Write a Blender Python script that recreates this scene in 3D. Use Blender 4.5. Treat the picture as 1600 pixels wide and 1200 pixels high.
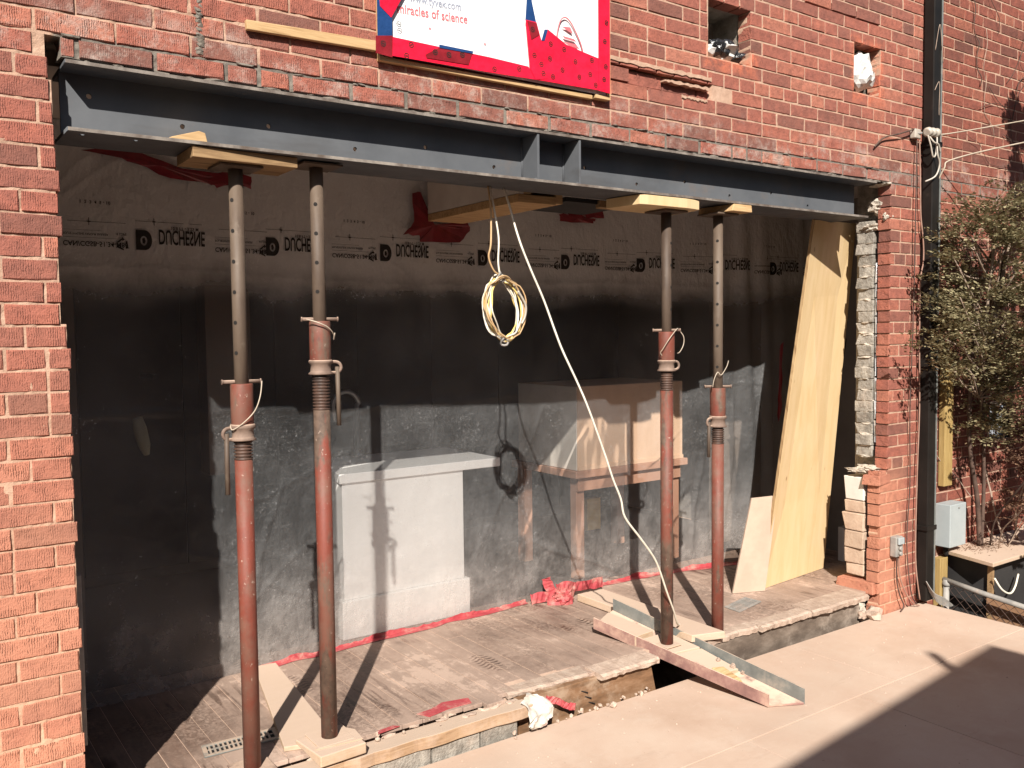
import bpy, bmesh, math, random
import numpy as np
from mathutils import Vector, Matrix
random.seed(11)
RNG = np.random.RandomState(5)
S = bpy.context.scene
for o in list(bpy.data.objects): bpy.data.objects.remove(o)
COL = S.collection

# ------------------------------------------------------------------ camera, light, exposure
cam = bpy.data.cameras.new('camera'); cam_o = bpy.data.objects.new('camera', cam); COL.objects.link(cam_o)
cam.sensor_width = 36.0; cam.lens = 31.5; cam.clip_end = 300; cam.clip_start = .05
_p, _y, _r = map(math.radians, (3.25, 35.2, -0.67))
_fw = Vector((math.sin(_y)*math.cos(_p), math.cos(_y)*math.cos(_p), -math.sin(_p)))
_rt = Vector((math.cos(_y), -math.sin(_y), 0)); _up = _rt.cross(_fw)
_r2 = _rt*math.cos(_r)+_up*math.sin(_r); _u2 = _r2.cross(_fw)
cam_o.matrix_world = Matrix(((_r2.x,_u2.x,-_fw.x,0),(_r2.y,_u2.y,-_fw.y,-3.0),(_r2.z,_u2.z,-_fw.z,1.68),(0,0,0,1)))
S.camera = cam_o
CAMP = Vector((0,-3.0,1.68))
SUN_DIR = Vector((0.72, 1.0, -0.90)).normalized()          # the way the light travels
SUN_STRENGTH, SKY_STRENGTH = 5.0, 0.05
w = bpy.data.worlds.new('World'); S.world = w; w.use_nodes = True
nt = w.node_tree; nt.nodes.clear()
sky = nt.nodes.new('ShaderNodeTexSky'); sky.sky_type = 'NISHITA'; sky.sun_disc = False
sky.sun_elevation = math.asin(-SUN_DIR.z); sky.sun_rotation = math.atan2(-SUN_DIR.x, -SUN_DIR.y)
sky.dust_density = 1.0; sky.air_density = 1.0
bg = nt.nodes.new('ShaderNodeBackground'); bg.inputs[1].default_value = SKY_STRENGTH
ow = nt.nodes.new('ShaderNodeOutputWorld'); nt.links.new(sky.outputs[0], bg.inputs[0]); nt.links.new(bg.outputs[0], ow.inputs[0])
sl = bpy.data.lights.new('sun', 'SUN'); sl.energy = SUN_STRENGTH; sl.angle = math.radians(.55); sl.color = (1,.945,.87)
so = bpy.data.objects.new('sun', sl); COL.objects.link(so); so.rotation_euler = SUN_DIR.to_track_quat('-Z','Y').to_euler(); so.location = (-3,-8,9)
S.view_settings.view_transform = 'Standard'; S.view_settings.look = 'None'
S.view_settings.exposure = 0.85; S.view_settings.gamma = 1.0; S.view_settings.use_curve_mapping = False
S.render.engine = 'CYCLES'
S.cycles.max_bounces = 10; S.cycles.transparent_max_bounces = 16; S.cycles.diffuse_bounces = 5

# ------------------------------------------------------------------ node helpers
class G:
    def __init__(s, name):
        s.m = bpy.data.materials.new(name); s.m.use_nodes = True; s.t = s.m.node_tree; s.t.nodes.clear()
        s.out = s.t.nodes.new('ShaderNodeOutputMaterial')
        s.geo = s.t.nodes.new('ShaderNodeNewGeometry'); s.pos = s.geo.outputs['Position']
    def n(s, ty, ins=None, **kw):
        x = s.t.nodes.new('ShaderNode'+ty)
        for k, v in kw.items(): setattr(x, k, v)
        for k, v in (ins or {}).items(): s.set(x.inputs[k], v)
        return x
    def set(s, i, v):
        if hasattr(v, 'links'): s.t.links.new(v, i)
        elif isinstance(v, tuple) and len(v) == 3 and i.type == 'RGBA': i.default_value = (*v, 1)
        else: i.default_value = v
    def math(s, op, a, b=0.0, c=None, clamp=False):
        x = s.n('Math', operation=op, use_clamp=clamp); s.set(x.inputs[0], a); s.set(x.inputs[1], b)
        if c is not None: s.set(x.inputs[2], c)
        return x.outputs[0]
    def noise(s, scale, detail=4, rough=.6, vec=None, dist=0.0):
        return s.n('TexNoise', {'Vector': vec or s.pos, 'Scale': scale, 'Detail': detail, 'Roughness': rough, 'Distortion': dist}).outputs['Fac']
    def map(s, sc=(1,1,1), vec=None, rot=(0,0,0)):
        return s.n('Mapping', {'Vector': vec or s.pos, 'Scale': sc, 'Rotation': rot}).outputs[0]
    def ramp(s, f, stops, interp='LINEAR'):
        r = s.n('ValToRGB', {'Fac': f}); cr = r.color_ramp; cr.interpolation = interp
        while len(cr.elements) > 1: cr.elements.remove(cr.elements[-1])
        for k, (p, c) in enumerate(stops):
            e = cr.elements[0] if k == 0 else cr.elements.new(p)
            e.position = p; e.color = (*c, 1) if len(c) == 3 else c
        return r.outputs[0]
    def step(s, f, lo, hi):
        return s.n('MapRange', {'Value': f, 'From Min': lo, 'From Max': hi}, interpolation_type='SMOOTHSTEP').outputs[0]
    def mix(s, f, a, b, mode='MIX'):
        x = s.n('Mix', data_type='RGBA', blend_type=mode)
        s.set(x.inputs[0], f); s.set(x.inputs[6], a); s.set(x.inputs[7], b); return x.outputs[2]
    def xyz(s, v=None):
        x = s.n('SeparateXYZ', {0: v or s.pos}); return x.outputs
    def bump(s, h, strength=.5, dist=.003, normal=None):
        x = s.n('Bump', {'Height': h, 'Strength': strength, 'Distance': dist})
        if normal is not None: s.set(x.inputs['Normal'], normal)
        return x.outputs[0]
    def bsdf(s, col, rough=.8, metal=0.0, normal=None, spec=.4, **kw):
        b = s.n('BsdfPrincipled', {'Base Color': col, 'Roughness': rough, 'Metallic': metal, 'Specular IOR Level': spec})
        for k, v in kw.items(): s.set(b.inputs[k.replace('_',' ')], v)
        if normal is not None: s.set(b.inputs['Normal'], normal)
        return b.outputs[0]
    def done(s, sh): s.t.links.new(sh, s.out.inputs[0]); return s.m

def mk(name, stops, scale=8, detail=6, rough=.8, bump=(60,.4,.003), dust=None, metal=0.0, updust=None, stretch=None, spec=.35, rnd=0.0):
    g = G(name)
    vec = g.map(stretch) if stretch else g.pos
    f = g.noise(scale, detail, .65, vec)
    c = g.ramp(g.step(f, .25, .75), stops)
    if rnd:
        r = g.n('ObjectInfo').outputs['Random']
        c = g.mix(1.0, c, g.ramp(r, [(0,(1-rnd,)*3),(1,(1+rnd*.4,)*3)]), 'MULTIPLY')
    if dust:
        col, sc, lo, hi, amt = dust
        d = g.math('MULTIPLY', g.step(g.noise(sc, 7, .7), lo, hi), amt); c = g.mix(d, c, col)
    if updust:
        col, amt = updust
        nz = g.xyz(g.geo.outputs['Normal'])[2]
        d = g.math('MULTIPLY', g.step(nz, .35, .85), g.math('MULTIPLY', g.step(g.noise(14, 5), .25, .55), amt)); c = g.mix(d, c, col)
    nrm = g.bump(g.noise(bump[0], 6, .65, vec), bump[1], bump[2]) if bump else None
    return g.done(g.bsdf(c, rough, metal, nrm, spec))

PINK = (.55,.37,.27)
M = {}
def brick_mat(name, orange=True):
    g = G(name)
    rnd = g.math('FRACT', g.math('ADD', g.n('ObjectInfo').outputs['Random'], g.math('MULTIPLY', g.geo.outputs['Random Per Island'], 7.31)))
    base = g.ramp(rnd, [(0,(.175,.078,.060)),(.14,(.235,.092,.068)),(.38,(.29,.104,.075)),(.65,(.315,.108,.076)),(.86,(.34,.122,.083)),(1,(.40,.16,.108))])
    pos = g.pos; X, Y, Z = g.xyz()
    n1 = g.noise(22, 6, .7); n2 = g.noise(130, 4, .7); n3 = g.noise(3.1, 5, .65)
    c = g.mix(1.0, base, g.ramp(n1, [(.25,(.66,.68,.70)),(.5,(1,1,1)),(.78,(1.28,1.2,1.12))]), 'MULTIPLY')
    c = g.mix(g.math('MULTIPLY', g.step(n2, .54, .70), .55), c, (.085,.036,.028))
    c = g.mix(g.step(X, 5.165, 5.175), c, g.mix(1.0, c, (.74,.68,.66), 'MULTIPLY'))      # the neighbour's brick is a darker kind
    # mortar smear / efflorescence
    c = g.mix(g.math('MULTIPLY', g.step(g.noise(9, 7, .75), .60, .78), .20), c, (.43,.36,.30))
    # a band of pale lime and cement streaks over the courses next to the beam
    zb = g.math('MULTIPLY', g.step(Z, 2.45, 2.53), g.math('SUBTRACT', 1.0, g.step(Z, 2.60, 2.80)))
    c = g.mix(g.math('MULTIPLY', zb, g.math('MULTIPLY', g.step(g.noise(6.5, 7, .8), .46, .66), .62)), c, (.43,.37,.32))
    # builder's dust low on the wall, with warm deck bounce painted in
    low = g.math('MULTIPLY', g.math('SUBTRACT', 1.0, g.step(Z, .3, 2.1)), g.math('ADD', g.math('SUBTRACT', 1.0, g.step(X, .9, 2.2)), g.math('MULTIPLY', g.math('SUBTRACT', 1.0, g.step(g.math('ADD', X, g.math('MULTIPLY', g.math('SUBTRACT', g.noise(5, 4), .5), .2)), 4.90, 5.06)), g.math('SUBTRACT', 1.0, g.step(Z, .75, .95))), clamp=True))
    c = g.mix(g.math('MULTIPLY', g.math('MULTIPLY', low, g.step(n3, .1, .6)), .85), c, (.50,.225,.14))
    if orange:   # marking paint sprayed round the two duct holes
        for (cx, cz, hx, hz) in ((3.44,2.985,.17,.035),(4.565,3.11,.135,.155)):
            dx = g.math('SUBTRACT', g.math('ABSOLUTE', g.math('SUBTRACT', X, cx)), hx); dz = g.math('SUBTRACT', g.math('ABSOLUTE', g.math('SUBTRACT', Z, cz)), hz)
            d = g.math('ADD', g.math('MAXIMUM', dx, dz), g.math('MULTIPLY', g.math('SUBTRACT', g.noise(14, 3), .5), .09))
            c = g.mix(g.math('MULTIPLY', g.math('SUBTRACT', 1.0, g.step(d, -.01, .05)), g.math('MULTIPLY', .6, g.step(g.noise(21, 5, .7), .35, .62))), c, (.60,.17,.09))
    # combed (wire-scored) face: upright grooves
    gv = g.math('ADD', X, g.math('MULTIPLY', g.math('SUBTRACT', g.noise(38, 3, .7), .5), .015))
    wv = g.math('SINE', g.math('MULTIPLY', g.math('ADD', gv, g.math('MULTIPLY', rnd, .31)), 980))
    groove = g.math('MULTIPLY', g.math('POWER', g.math('ADD', g.math('MULTIPLY', wv, .5), .5), 3.0), g.step(g.noise(24, 5, .75), .42, .62))
    rough_h = g.math('ADD', g.math('MULTIPLY', n2, 1.2), g.math('MULTIPLY', g.noise(45, 5, .7), 1.5))
    h = g.math('SUBTRACT', rough_h, g.math('MULTIPLY', groove, g.math('ADD', .5, g.math('MULTIPLY', rnd, .9))))
    c = g.mix(g.math('MULTIPLY', groove, .22), c, (.10,.04,.03))
    return g.done(g.bsdf(c, .9, 0, g.bump(h, .8, .0032), .25))
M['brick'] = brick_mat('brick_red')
def mortar_mat():
    g = G('mortar'); X, Y, Z = g.xyz()
    c = g.ramp(g.noise(18, 6, .7), [(.25,(.33,.205,.142)),(.5,(.43,.28,.20)),(.75,(.53,.365,.27))])
    z2 = g.math('MULTIPLY', g.math('MULTIPLY', g.step(Z, 2.47, 2.50), g.math('SUBTRACT', 1.0, g.step(Z, 2.592, 2.60))), g.step(X, .455, .47))
    tooth = g.math('MULTIPLY', g.step(Z, 2.59, 2.6), g.math('SUBTRACT', 1.0, g.step(g.math('ABSOLUTE', g.math('SUBTRACT', X, .892)), .012, .02)))
    grey = g.math('MAXIMUM', z2, tooth)
    c = g.mix(grey, c, g.ramp(g.noise(25, 5), [(.3,(.11,.095,.08)),(.7,(.23,.20,.165))]))
    low = g.math('MULTIPLY', g.math('SUBTRACT', 1.0, g.step(Z, .2, 2.0)), g.math('ADD', g.math('SUBTRACT', 1.0, g.step(X, .9, 2.2)), g.math('MULTIPLY', g.math('SUBTRACT', 1.0, g.step(g.math('ADD', X, g.math('MULTIPLY', g.math('SUBTRACT', g.noise(5, 4), .5), .2)), 4.90, 5.06)), g.math('SUBTRACT', 1.0, g.step(Z, .75, .95))), clamp=True)); c = g.mix(g.math('MULTIPLY', low, .6), c, (.56,.33,.21))
    for (cx, cz, hx, hz) in ((3.44,2.985,.17,.035),(4.565,3.11,.135,.155)):
        dx = g.math('SUBTRACT', g.math('ABSOLUTE', g.math('SUBTRACT', X, cx)), hx); dz = g.math('SUBTRACT', g.math('ABSOLUTE', g.math('SUBTRACT', Z, cz)), hz)
        d = g.math('ADD', g.math('MAXIMUM', dx, dz), g.math('MULTIPLY', g.math('SUBTRACT', g.noise(14, 3), .5), .09))
        c = g.mix(g.math('MULTIPLY', g.math('SUBTRACT', 1.0, g.step(d, -.01, .05)), g.math('MULTIPLY', .6, g.step(g.noise(21, 5, .7), .35, .62))), c, (.64,.22,.13))
    return g.done(g.bsdf(c, .95, 0, g.bump(g.noise(90, 6, .7), .9, .004), .2))
M['mortar'] = mortar_mat()
M['block'] = mk('grey_block', [(0,(.17,.15,.125)),(.5,(.29,.26,.22)),(1,(.42,.38,.32))], 16, bump=(60,1,.010), dust=((.5,.40,.32),6,.5,.75,.5), rnd=.25)
M['concrete'] = mk('broken_concrete', [(0,(.27,.24,.20)),(.5,(.42,.38,.32)),(1,(.55,.5,.42))], 20, bump=(60,1,.008), dust=((.55,.43,.33),5,.4,.7,.6))
M['pinkblock'] = mk('dusty_block', [(0,(.36,.25,.18)),(1,(.52,.39,.29))], 9, bump=(60,.8,.005), rnd=.2)
def steel_mat():
    g = G('primed_steel')
    c = g.ramp(g.noise(5, 6), [(.3,(.082,.087,.095)),(.7,(.112,.117,.125))])
    c = g.mix(g.math('MULTIPLY', g.step(g.noise(3.2, 8, .7), .54, .70), .5), c, (.15,.115,.095))
    st = g.noise(14, 6, .7, g.map((1,1,6)))
    c = g.mix(g.math('MULTIPLY', g.step(st, .63, .72), .22), c, (.12,.115,.11))
    v2 = g.noise(2.2, 5, .6, g.map((.5,1,3)))
    c = g.mix(g.math('MULTIPLY', g.step(v2, .5, .72), .5), c, (.055,.050,.047))
    sc = g.step(g.noise(60, 3, .6, g.map((.25,1,3.5), rot=(0,.5,0))), .70, .74)
    c = g.mix(g.math('MULTIPLY', sc, .5), c, (.16,.155,.15))
    return g.done(g.bsdf(c, g.ramp(g.noise(9,4), [(.3,(.50,)*3),(.7,(.70,)*3)]), 0.0, g.bump(g.noise(40,5), .15, .002), .22))
M['steel'] = steel_mat()
M['mill_edge'] = mk('scuffed_flange_edge', [(0,(.09,.065,.05)),(.5,(.16,.135,.115)),(1,(.27,.235,.20))], 14, rough=.7, bump=(60,.5,.002))
M['steel_dusty'] = mk('primer_channel', [(0,(.16,.085,.075)),(.5,(.24,.13,.11)),(1,(.34,.20,.165))], 9, rough=.75, bump=(50,.3,.002), dust=(PINK,5,.45,.7,.75), updust=((.62,.45,.34),.95))
M['galv'] = mk('galvanized', [(0,(.16,.17,.16)),(1,(.27,.28,.26))], 12, rough=.55, metal=.35, bump=(60,.15,.001), dust=((.45,.36,.28),6,.5,.75,.6), updust=((.6,.45,.34),.9))
M['tube'] = mk('dull_steel_tube', [(0,(.055,.036,.026)),(.5,(.10,.070,.050)),(1,(.145,.108,.078))], 7, rough=.62, metal=0.0, stretch=(1,1,.25), bump=(70,.3,.002), dust=((.22,.175,.13),12,.55,.75,.5))
def prop_red(name, rust):
    g = G(name)
    v = g.map((1,1,.3))
    c = g.ramp(g.noise(16, 6, .7, v), [(.3,(.11,.030,.020)),(.55,(.175,.040,.024)),(.75,(.14,.065,.045))])
    c = g.mix(g.step(g.noise(7, 8, .72, v), .57-rust, .66-rust), c, g.ramp(g.noise(40,5), [(.3,(.06,.038,.028)),(.7,(.12,.078,.055))]))
    c = g.mix(g.math('MULTIPLY', g.step(g.noise(60, 3), .66, .72), .6), c, (.45,.34,.27))
    c = g.mix(g.math('MULTIPLY', g.step(g.noise(5, 5, .7), .4, .65), .5), c, (.15,.10,.072))
    return g.done(g.bsdf(c, .62, 0, g.bump(g.noise(80,6,.7), .4, .002), .4))
M['prop_red'] = prop_red('worn_red_paint', .03); M['prop_rust'] = prop_red('rusted_red_paint', .13)
M['cast'] = mk('dusty_cast_iron', [(0,(.13,.085,.065)),(1,(.24,.165,.125))], 14, rough=.75, bump=(60,.5,.002), updust=((.5,.36,.27),.8))
M['thread'] = mk('greased_thread', [(0,(.035,.024,.02)),(1,(.11,.06,.042))], 20, rough=.5)
M['wire'] = mk('tie_wire', [(0,(.33,.27,.2)),(1,(.5,.42,.33))], 9, rough=.5, bump=None)
M['black'] = mk('black_void', [(0,(.012,.010,.009)),(1,(.02,.017,.015))], 5, rough=.9, bump=None)
def wood(name, a, b, c3, rot=(0,0,0), sc=(1,12,12), dust=None, up=None, knots=True):
    g = G(name)
    v = g.map(sc, rot=rot)
    f = g.noise(4.5, 7, .6, v, 1.2)
    c = g.ramp(f, [(.28,a),(.5,b),(.74,c3)])
    if knots:
        vo = g.n('TexVoronoi', {'Vector': g.map((1,1,1)), 'Scale': 7.0}).outputs['Distance']
        c = g.mix(g.math('MULTIPLY', g.math('SUBTRACT', 1.0, g.step(vo, .02, .06)), .6), c, (.16,.08,.035))
    if dust:
        col, s_, lo, hi, amt = dust; c = g.mix(g.math('MULTIPLY', g.step(g.noise(s_, 7, .7), lo, hi), amt), c, col)
    if up:
        nz = g.xyz(g.geo.outputs['Normal'])[2]
        c = g.mix(g.math('MULTIPLY', g.step(nz, .35, .8), up[1]), c, up[0])
    return g.done(g.bsdf(c, .82, 0, g.bump(g.noise(6, 6, .6, v), .35, .003), .25))
DUST = (.60,.43,.325)
M['pine'] = wood('pine', (.30,.18,.08), (.46,.30,.15), (.56,.39,.21))
M['pine_dark'] = wood('weathered_pine', (.15,.09,.045), (.27,.17,.085), (.38,.25,.13))
M['sill_wood'] = wood('sill_pine', (.22,.135,.075), (.34,.215,.125), (.43,.295,.18), dust=((.46,.335,.25),6,.42,.68,.75), up=((.47,.36,.275),.9))
M['board_dusty'] = wood('dusty_board', (.34,.23,.14), (.43,.31,.20), (.48,.36,.25), dust=((.50,.375,.285),4,.3,.6,.7), up=((.52,.39,.30),.85), knots=False)
def ply_mat():
    g = G('plywood_face'); v = g.map((6,6,.8))
    c = g.ramp(g.noise(3, 6, .6, v, .6), [(.3,(.55,.39,.20)),(.55,(.60,.44,.245)),(.8,(.63,.475,.28))])
    vo = g.n('TexVoronoi', {'Vector': g.map((1,1,.55)), 'Scale': 8.5, 'Randomness': 1.0}).outputs['Distance']
    c = g.mix(g.math('MULTIPLY', g.math('SUBTRACT', 1.0, g.step(vo, .03, .10)), g.math('MULTIPLY', g.step(g.noise(4,2), .40,.6), .8)), c, (.26,.14,.055))
    c = g.mix(g.math('MULTIPLY', g.step(g.noise(2.4,6,.7), .5, .75), .4), c, (.66,.45,.30))
    return g.done(g.bsdf(c, .8, 0, g.bump(g.noise(9,5,.6,v), .2, .002), .25))
M['ply'] = ply_mat()
M['ply_edge'] = wood('plywood_edge', (.16,.09,.04), (.34,.22,.11), (.5,.35,.19), sc=(40,1,1), knots=False)
M['drywall'] = mk('dusty_drywall', [(0,(.40,.29,.22)),(1,(.47,.355,.27))], 5, bump=(40,.3,.003), dust=((.48,.35,.265),5,.45,.7,.6))
M['white_board'] = mk('white_board', [(0,(.55,.5,.45)),(1,(.66,.62,.56))], 5, bump=(40,.2,.002))
def deck_mat():
    g = G('deck_plywood')
    c = g.ramp(g.noise(1.7, 7, .62), [(.3,(.445,.315,.235)),(.5,(.505,.375,.29)),(.72,(.55,.435,.345))])
    c = g.mix(g.math('MULTIPLY', g.step(g.noise(4, 8, .72), .48, .72), .4), c, (.56,.46,.375))
    c = g.mix(g.math('MULTIPLY', g.step(g.noise(2.3, 8, .75, g.map((1,3.5,1))), .56, .74), .3), c, (.30,.20,.145))
    c = g.mix(g.math('MULTIPLY', g.step(g.noise(46, 3, .6), .68, .75), .55), c, (.24,.16,.12))
    c = g.mix(g.math('MULTIPLY', g.step(g.noise(.9, 3, .5), .5, .7), .30), c, (.36,.25,.185))
    c = g.mix(g.math('MULTIPLY', g.step(g.noise(13, 8, .8, g.map((1,2.2,1), rot=(0,0,.6))), .56, .70), .28), c, (.58,.49,.41))
    r = g.n('ObjectInfo').outputs['Random']; c = g.mix(1.0, c, g.ramp(r, [(0,(.93,.92,.91)),(1,(1.04,1.03,1.02))]), 'MULTIPLY')
    return g.done(g.bsdf(c, .88, 0, g.bump(g.math('ADD', g.noise(120, 4, .7), g.noise(14,4)), .25, .002), .25))
M['deck'] = deck_mat()
def floor_mat():
    g = G('dusty_floor')
    r = g.math('FRACT', g.math('ADD', g.n('ObjectInfo').outputs['Random'], g.math('MULTIPLY', g.geo.outputs['Random Per Island'], 3.7)))
    base = g.ramp(g.noise(5, 6, .6, g.map((9,1,1))), [(.3,(.045,.026,.020)),(.7,(.10,.058,.042))])
    base = g.mix(1.0, base, g.ramp(r, [(0,(.75,.75,.75)),(1,(1.3,1.25,1.2))]), 'MULTIPLY')
    X, Y, Z = g.xyz()
    big = g.noise(1.6, 6, .6); fine = g.noise(11, 9, .8, None, 1.6); drag = g.noise(7, 7, .7, g.map((3.2,.7,1), rot=(0,0,.5)))
    d = g.math('ADD', g.math('MULTIPLY', big, 1.1), g.math('ADD', g.math('MULTIPLY', fine, .34), g.math('MULTIPLY', drag, .42)))
    fac = g.ramp(d, [(.66,(.22,)*3),(.86,(.48,)*3),(1.0,(.64,)*3),(1.2,(.86,)*3)])
    # darker towards the left corner, slightly paler along the front edge
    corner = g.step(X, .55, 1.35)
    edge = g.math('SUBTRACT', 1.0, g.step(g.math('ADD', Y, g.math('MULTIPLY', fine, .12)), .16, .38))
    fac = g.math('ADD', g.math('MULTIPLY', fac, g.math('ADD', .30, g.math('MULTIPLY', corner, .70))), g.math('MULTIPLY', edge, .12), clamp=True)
    sw = g.step(g.noise(17, 7, .72, None, 3.2), .44, .60); sp2 = g.step(g.noise(85, 4, .7), .55, .68)
    fac = g.math('ADD', fac, g.math('MULTIPLY', g.math('SUBTRACT', sw, .5), g.math('MULTIPLY', g.step(g.noise(2.2, 4, .6), .40, .62), .34)))
    fac = g.math('ADD', fac, g.math('MULTIPLY', sp2, .12), clamp=True)
    swp = g.step(g.noise(34, 3, .6, g.map((1,.09,1), rot=(0,0,.75))), .50, .60)
    fac = g.math('SUBTRACT', fac, g.math('MULTIPLY', swp, g.math('MULTIPLY', g.step(g.noise(1.9, 3, .5, g.map((1,1,1))), .50, .60), .30)), clamp=True)
    # footprints: chevron cleats wiped out of the dust
    vo = g.n('TexVoronoi', {'Vector': g.map((1,.45,1), rot=(0,0,.4)), 'Scale': 3.1}).outputs['Distance']
    foot = g.math('SUBTRACT', 1.0, g.step(vo, .16, .23))
    cle = g.step(g.math('SINE', g.math('MULTIPLY', g.math('ADD', g.math('ABSOLUTE', g.math('SINE', g.math('MULTIPLY', X, 40))), g.math('MULTIPLY', Y, 55)), 4.2)), -.1, .4)
    fac = g.math('SUBTRACT', fac, g.math('MULTIPLY', g.math('MULTIPLY', foot, cle), g.math('MULTIPLY', g.step(g.noise(1.3,2), .42, .5), .42)), clamp=True)
    c = g.mix(fac, base, g.mix(g.noise(3,3), (.44,.315,.245), (.52,.385,.305)))
    return g.done(g.bsdf(c, g.math('ADD', .45, g.math('MULTIPLY', fac, .45)), 0, g.bump(g.math('ADD', fine, g.math('MULTIPLY', fac, .6)), .3, .003), .35))
M['floor'] = floor_mat()
M['dust_joint'] = mk('dust_filled_joint', [(0,(.45,.31,.23)),(1,(.56,.40,.30))], 20)
M['rubble'] = mk('rubble', [(0,(.36,.26,.20)),(.5,(.45,.335,.26)),(1,(.52,.41,.325))], 25, bump=(70,1,.006), rnd=.15)
M['ply_rim'] = mk('rim_board', [(0,(.10,.055,.028)),(.5,(.19,.10,.05)),(1,(.26,.155,.09))], 6, stretch=(1,1,4), bump=(40,.4,.003), dust=((.37,.27,.19),5,.48,.7,.8))
M['joist'] = mk('old_joist', [(0,(.075,.055,.042)),(.5,(.125,.095,.073)),(1,(.21,.165,.13))], 6, stretch=(1,1,2.5), bump=(45,.5,.004), dust=((.40,.33,.27),4,.50,.72,.8))
def sheet_mat():
    g = G('poly_sheet'); X, Y, Z = g.xyz()
    film = g.noise(1.3, 6, .65)
    specks = g.step(g.noise(75, 5, .8), .54, .66)
    patch = g.step(g.noise(4.2, 7, .74), .44, .66)
    low = g.math('SUBTRACT', 1.0, g.step(Z, .13, .85))
    hi = g.step(g.math('ADD', Z, g.math('MULTIPLY', g.math('SUBTRACT', g.noise(2.6, 5, .65), .5), .22)), 1.80, 2.06)
    streak = g.step(g.noise(9, 6, .7, g.map((1,1,5.5), rot=(0,.35,0))), .56, .72)
    d = g.math('ADD', g.math('MULTIPLY', specks, g.math('MULTIPLY', patch, .24)), g.math('MULTIPLY', g.step(film,.25,.8), .15))
    d = g.math('ADD', d, g.math('MULTIPLY', streak, .05))
    d = g.math('ADD', d, g.math('MULTIPLY', low, g.math('ADD', .07, g.math('MULTIPLY', g.step(g.noise(6,6,.7), .3, .7), .22))))
    d = g.math('ADD', d, .042); d = g.math('ADD', d, g.math('MULTIPLY', hi, .80), clamp=True)
    # soft folds in the film
    wr = g.math('ADD', g.noise(5, 4, .6, g.map((1,1,.45))), g.math('MULTIPLY', g.noise(26, 4, .6), .25))
    nrm = g.bump(wr, .9, .03)
    col = g.mix(low, (.84,.84,.84), (.82,.73,.67))
    di = g.n('BsdfDiffuse', {'Color': col, 'Normal': nrm}).outputs[0]
    tl = g.n('BsdfTranslucent', {'Color': col, 'Normal': nrm}).outputs[0]
    ms = g.n('MixShader', {0: .35, 1: di, 2: tl}).outputs[0]
    tr = g.n('BsdfTransparent', {'Color': (.97,.965,.955)}).outputs[0]
    a = g.n('MixShader', {0: d, 1: tr, 2: ms}).outputs[0]
    gl = g.n('BsdfGlossy', {'Color': (1,1,1), 'Roughness': .22, 'Normal': nrm}).outputs[0]
    fr = g.math('MULTIPLY', g.n('Fresnel', {'IOR': 1.35}).outputs[0], .7)
    return g.done(g.n('MixShader', {0: fr, 1: a, 2: gl}).outputs[0])
M['sheet'] = sheet_mat()
M['print'] = mk('black_print', [(0,(.014,.012,.011)),(1,(.028,.024,.021))], 30, rough=.6, bump=None)
def tape_mat(name, a, b):
    g = G(name)
    c = g.ramp(g.noise(18,5), [(.3,a),(.7,b)])
    return g.done(g.bsdf(c, .32, 0, g.bump(g.noise(30,5,.6), .5, .006), .5))
M['tape'] = tape_mat('red_sheathing_tape', (.62,.006,.028), (.78,.012,.045))
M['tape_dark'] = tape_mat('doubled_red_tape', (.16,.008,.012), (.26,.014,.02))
M['tape_shaded'] = tape_mat('shaded_red_tape', (.13,.012,.018), (.22,.02,.028))  # darker copy of the red tape, shade put into its colour
M['tape_dusty'] = mk('dusty_red_tape', [(0,(.30,.035,.045)),(1,(.42,.07,.075))], 14, rough=.6, bump=(30,.5,.006), dust=((.50,.28,.225),9,.45,.68,.85))
M['blue'] = tape_mat('blue_print_film', (.010,.040,.13), (.016,.055,.17))
M['wrap'] = mk('white_house_wrap', [(0,(.74,.74,.73)),(1,(.82,.82,.81))], 4, rough=.5, bump=(5,.25,.02))
M['red_ink'] = mk('pale_red_ink', [(0,(.55,.12,.14)),(1,(.62,.17,.18))], 20, rough=.5, bump=None)
M['grey_ink'] = mk('grey_blue_ink', [(0,(.25,.27,.33)),(1,(.33,.35,.42))], 20, rough=.5, bump=None)
M['spout'] = mk('black_spout_paint', [(0,(.008,.007,.006)),(1,(.016,.013,.011))], 4, rough=.5, bump=(40,.15,.002), dust=((.06,.045,.035),9,.6,.8,.5), spec=.22)
M['white_cable'] = mk('white_cable', [(0,(.62,.56,.45)),(1,(.74,.69,.58))], 20, rough=.5, bump=None)
M['yellow_cable'] = mk('yellow_cable', [(0,(.62,.42,.12)),(1,(.72,.56,.20))], 10, rough=.45, bump=None)
M['tan_cable'] = mk('tan_cable', [(0,(.40,.25,.12)),(1,(.52,.36,.2))], 10, rough=.5, bump=None)
M['red_cable'] = mk('weathered_red_cable', [(0,(.24,.13,.095)),(1,(.34,.21,.16))], 10, rough=.7, bump=None)
M['dark_cable'] = mk('dark_cable', [(0,(.05,.03,.025)),(1,(.10,.06,.045))], 10, rough=.7, bump=None)
M['grey_paint'] = mk('grey_enamel', [(0,(.30,.335,.34)),(1,(.36,.39,.39))], 6, rough=.45, bump=(30,.1,.001))
M['cast_grey'] = mk('cast_grey_box', [(0,(.20,.19,.175)),(1,(.32,.30,.27))], 14, rough=.6, dust=((.45,.32,.25),10,.5,.7,.5))
M['porcelain'] = mk('weathered_porcelain', [(0,(.34,.30,.245)),(1,(.46,.42,.36))], 20, rough=.35, bump=None)
M['yellow_wood'] = wood('yellowed_board', (.25,.165,.06), (.33,.225,.085), (.38,.28,.12), sc=(12,12,1))
M['bark'] = mk('cedar_bark', [(0,(.13,.09,.065)),(1,(.36,.28,.21))], 14, stretch=(1,1,.3), bump=(50,.6,.006))
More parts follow.
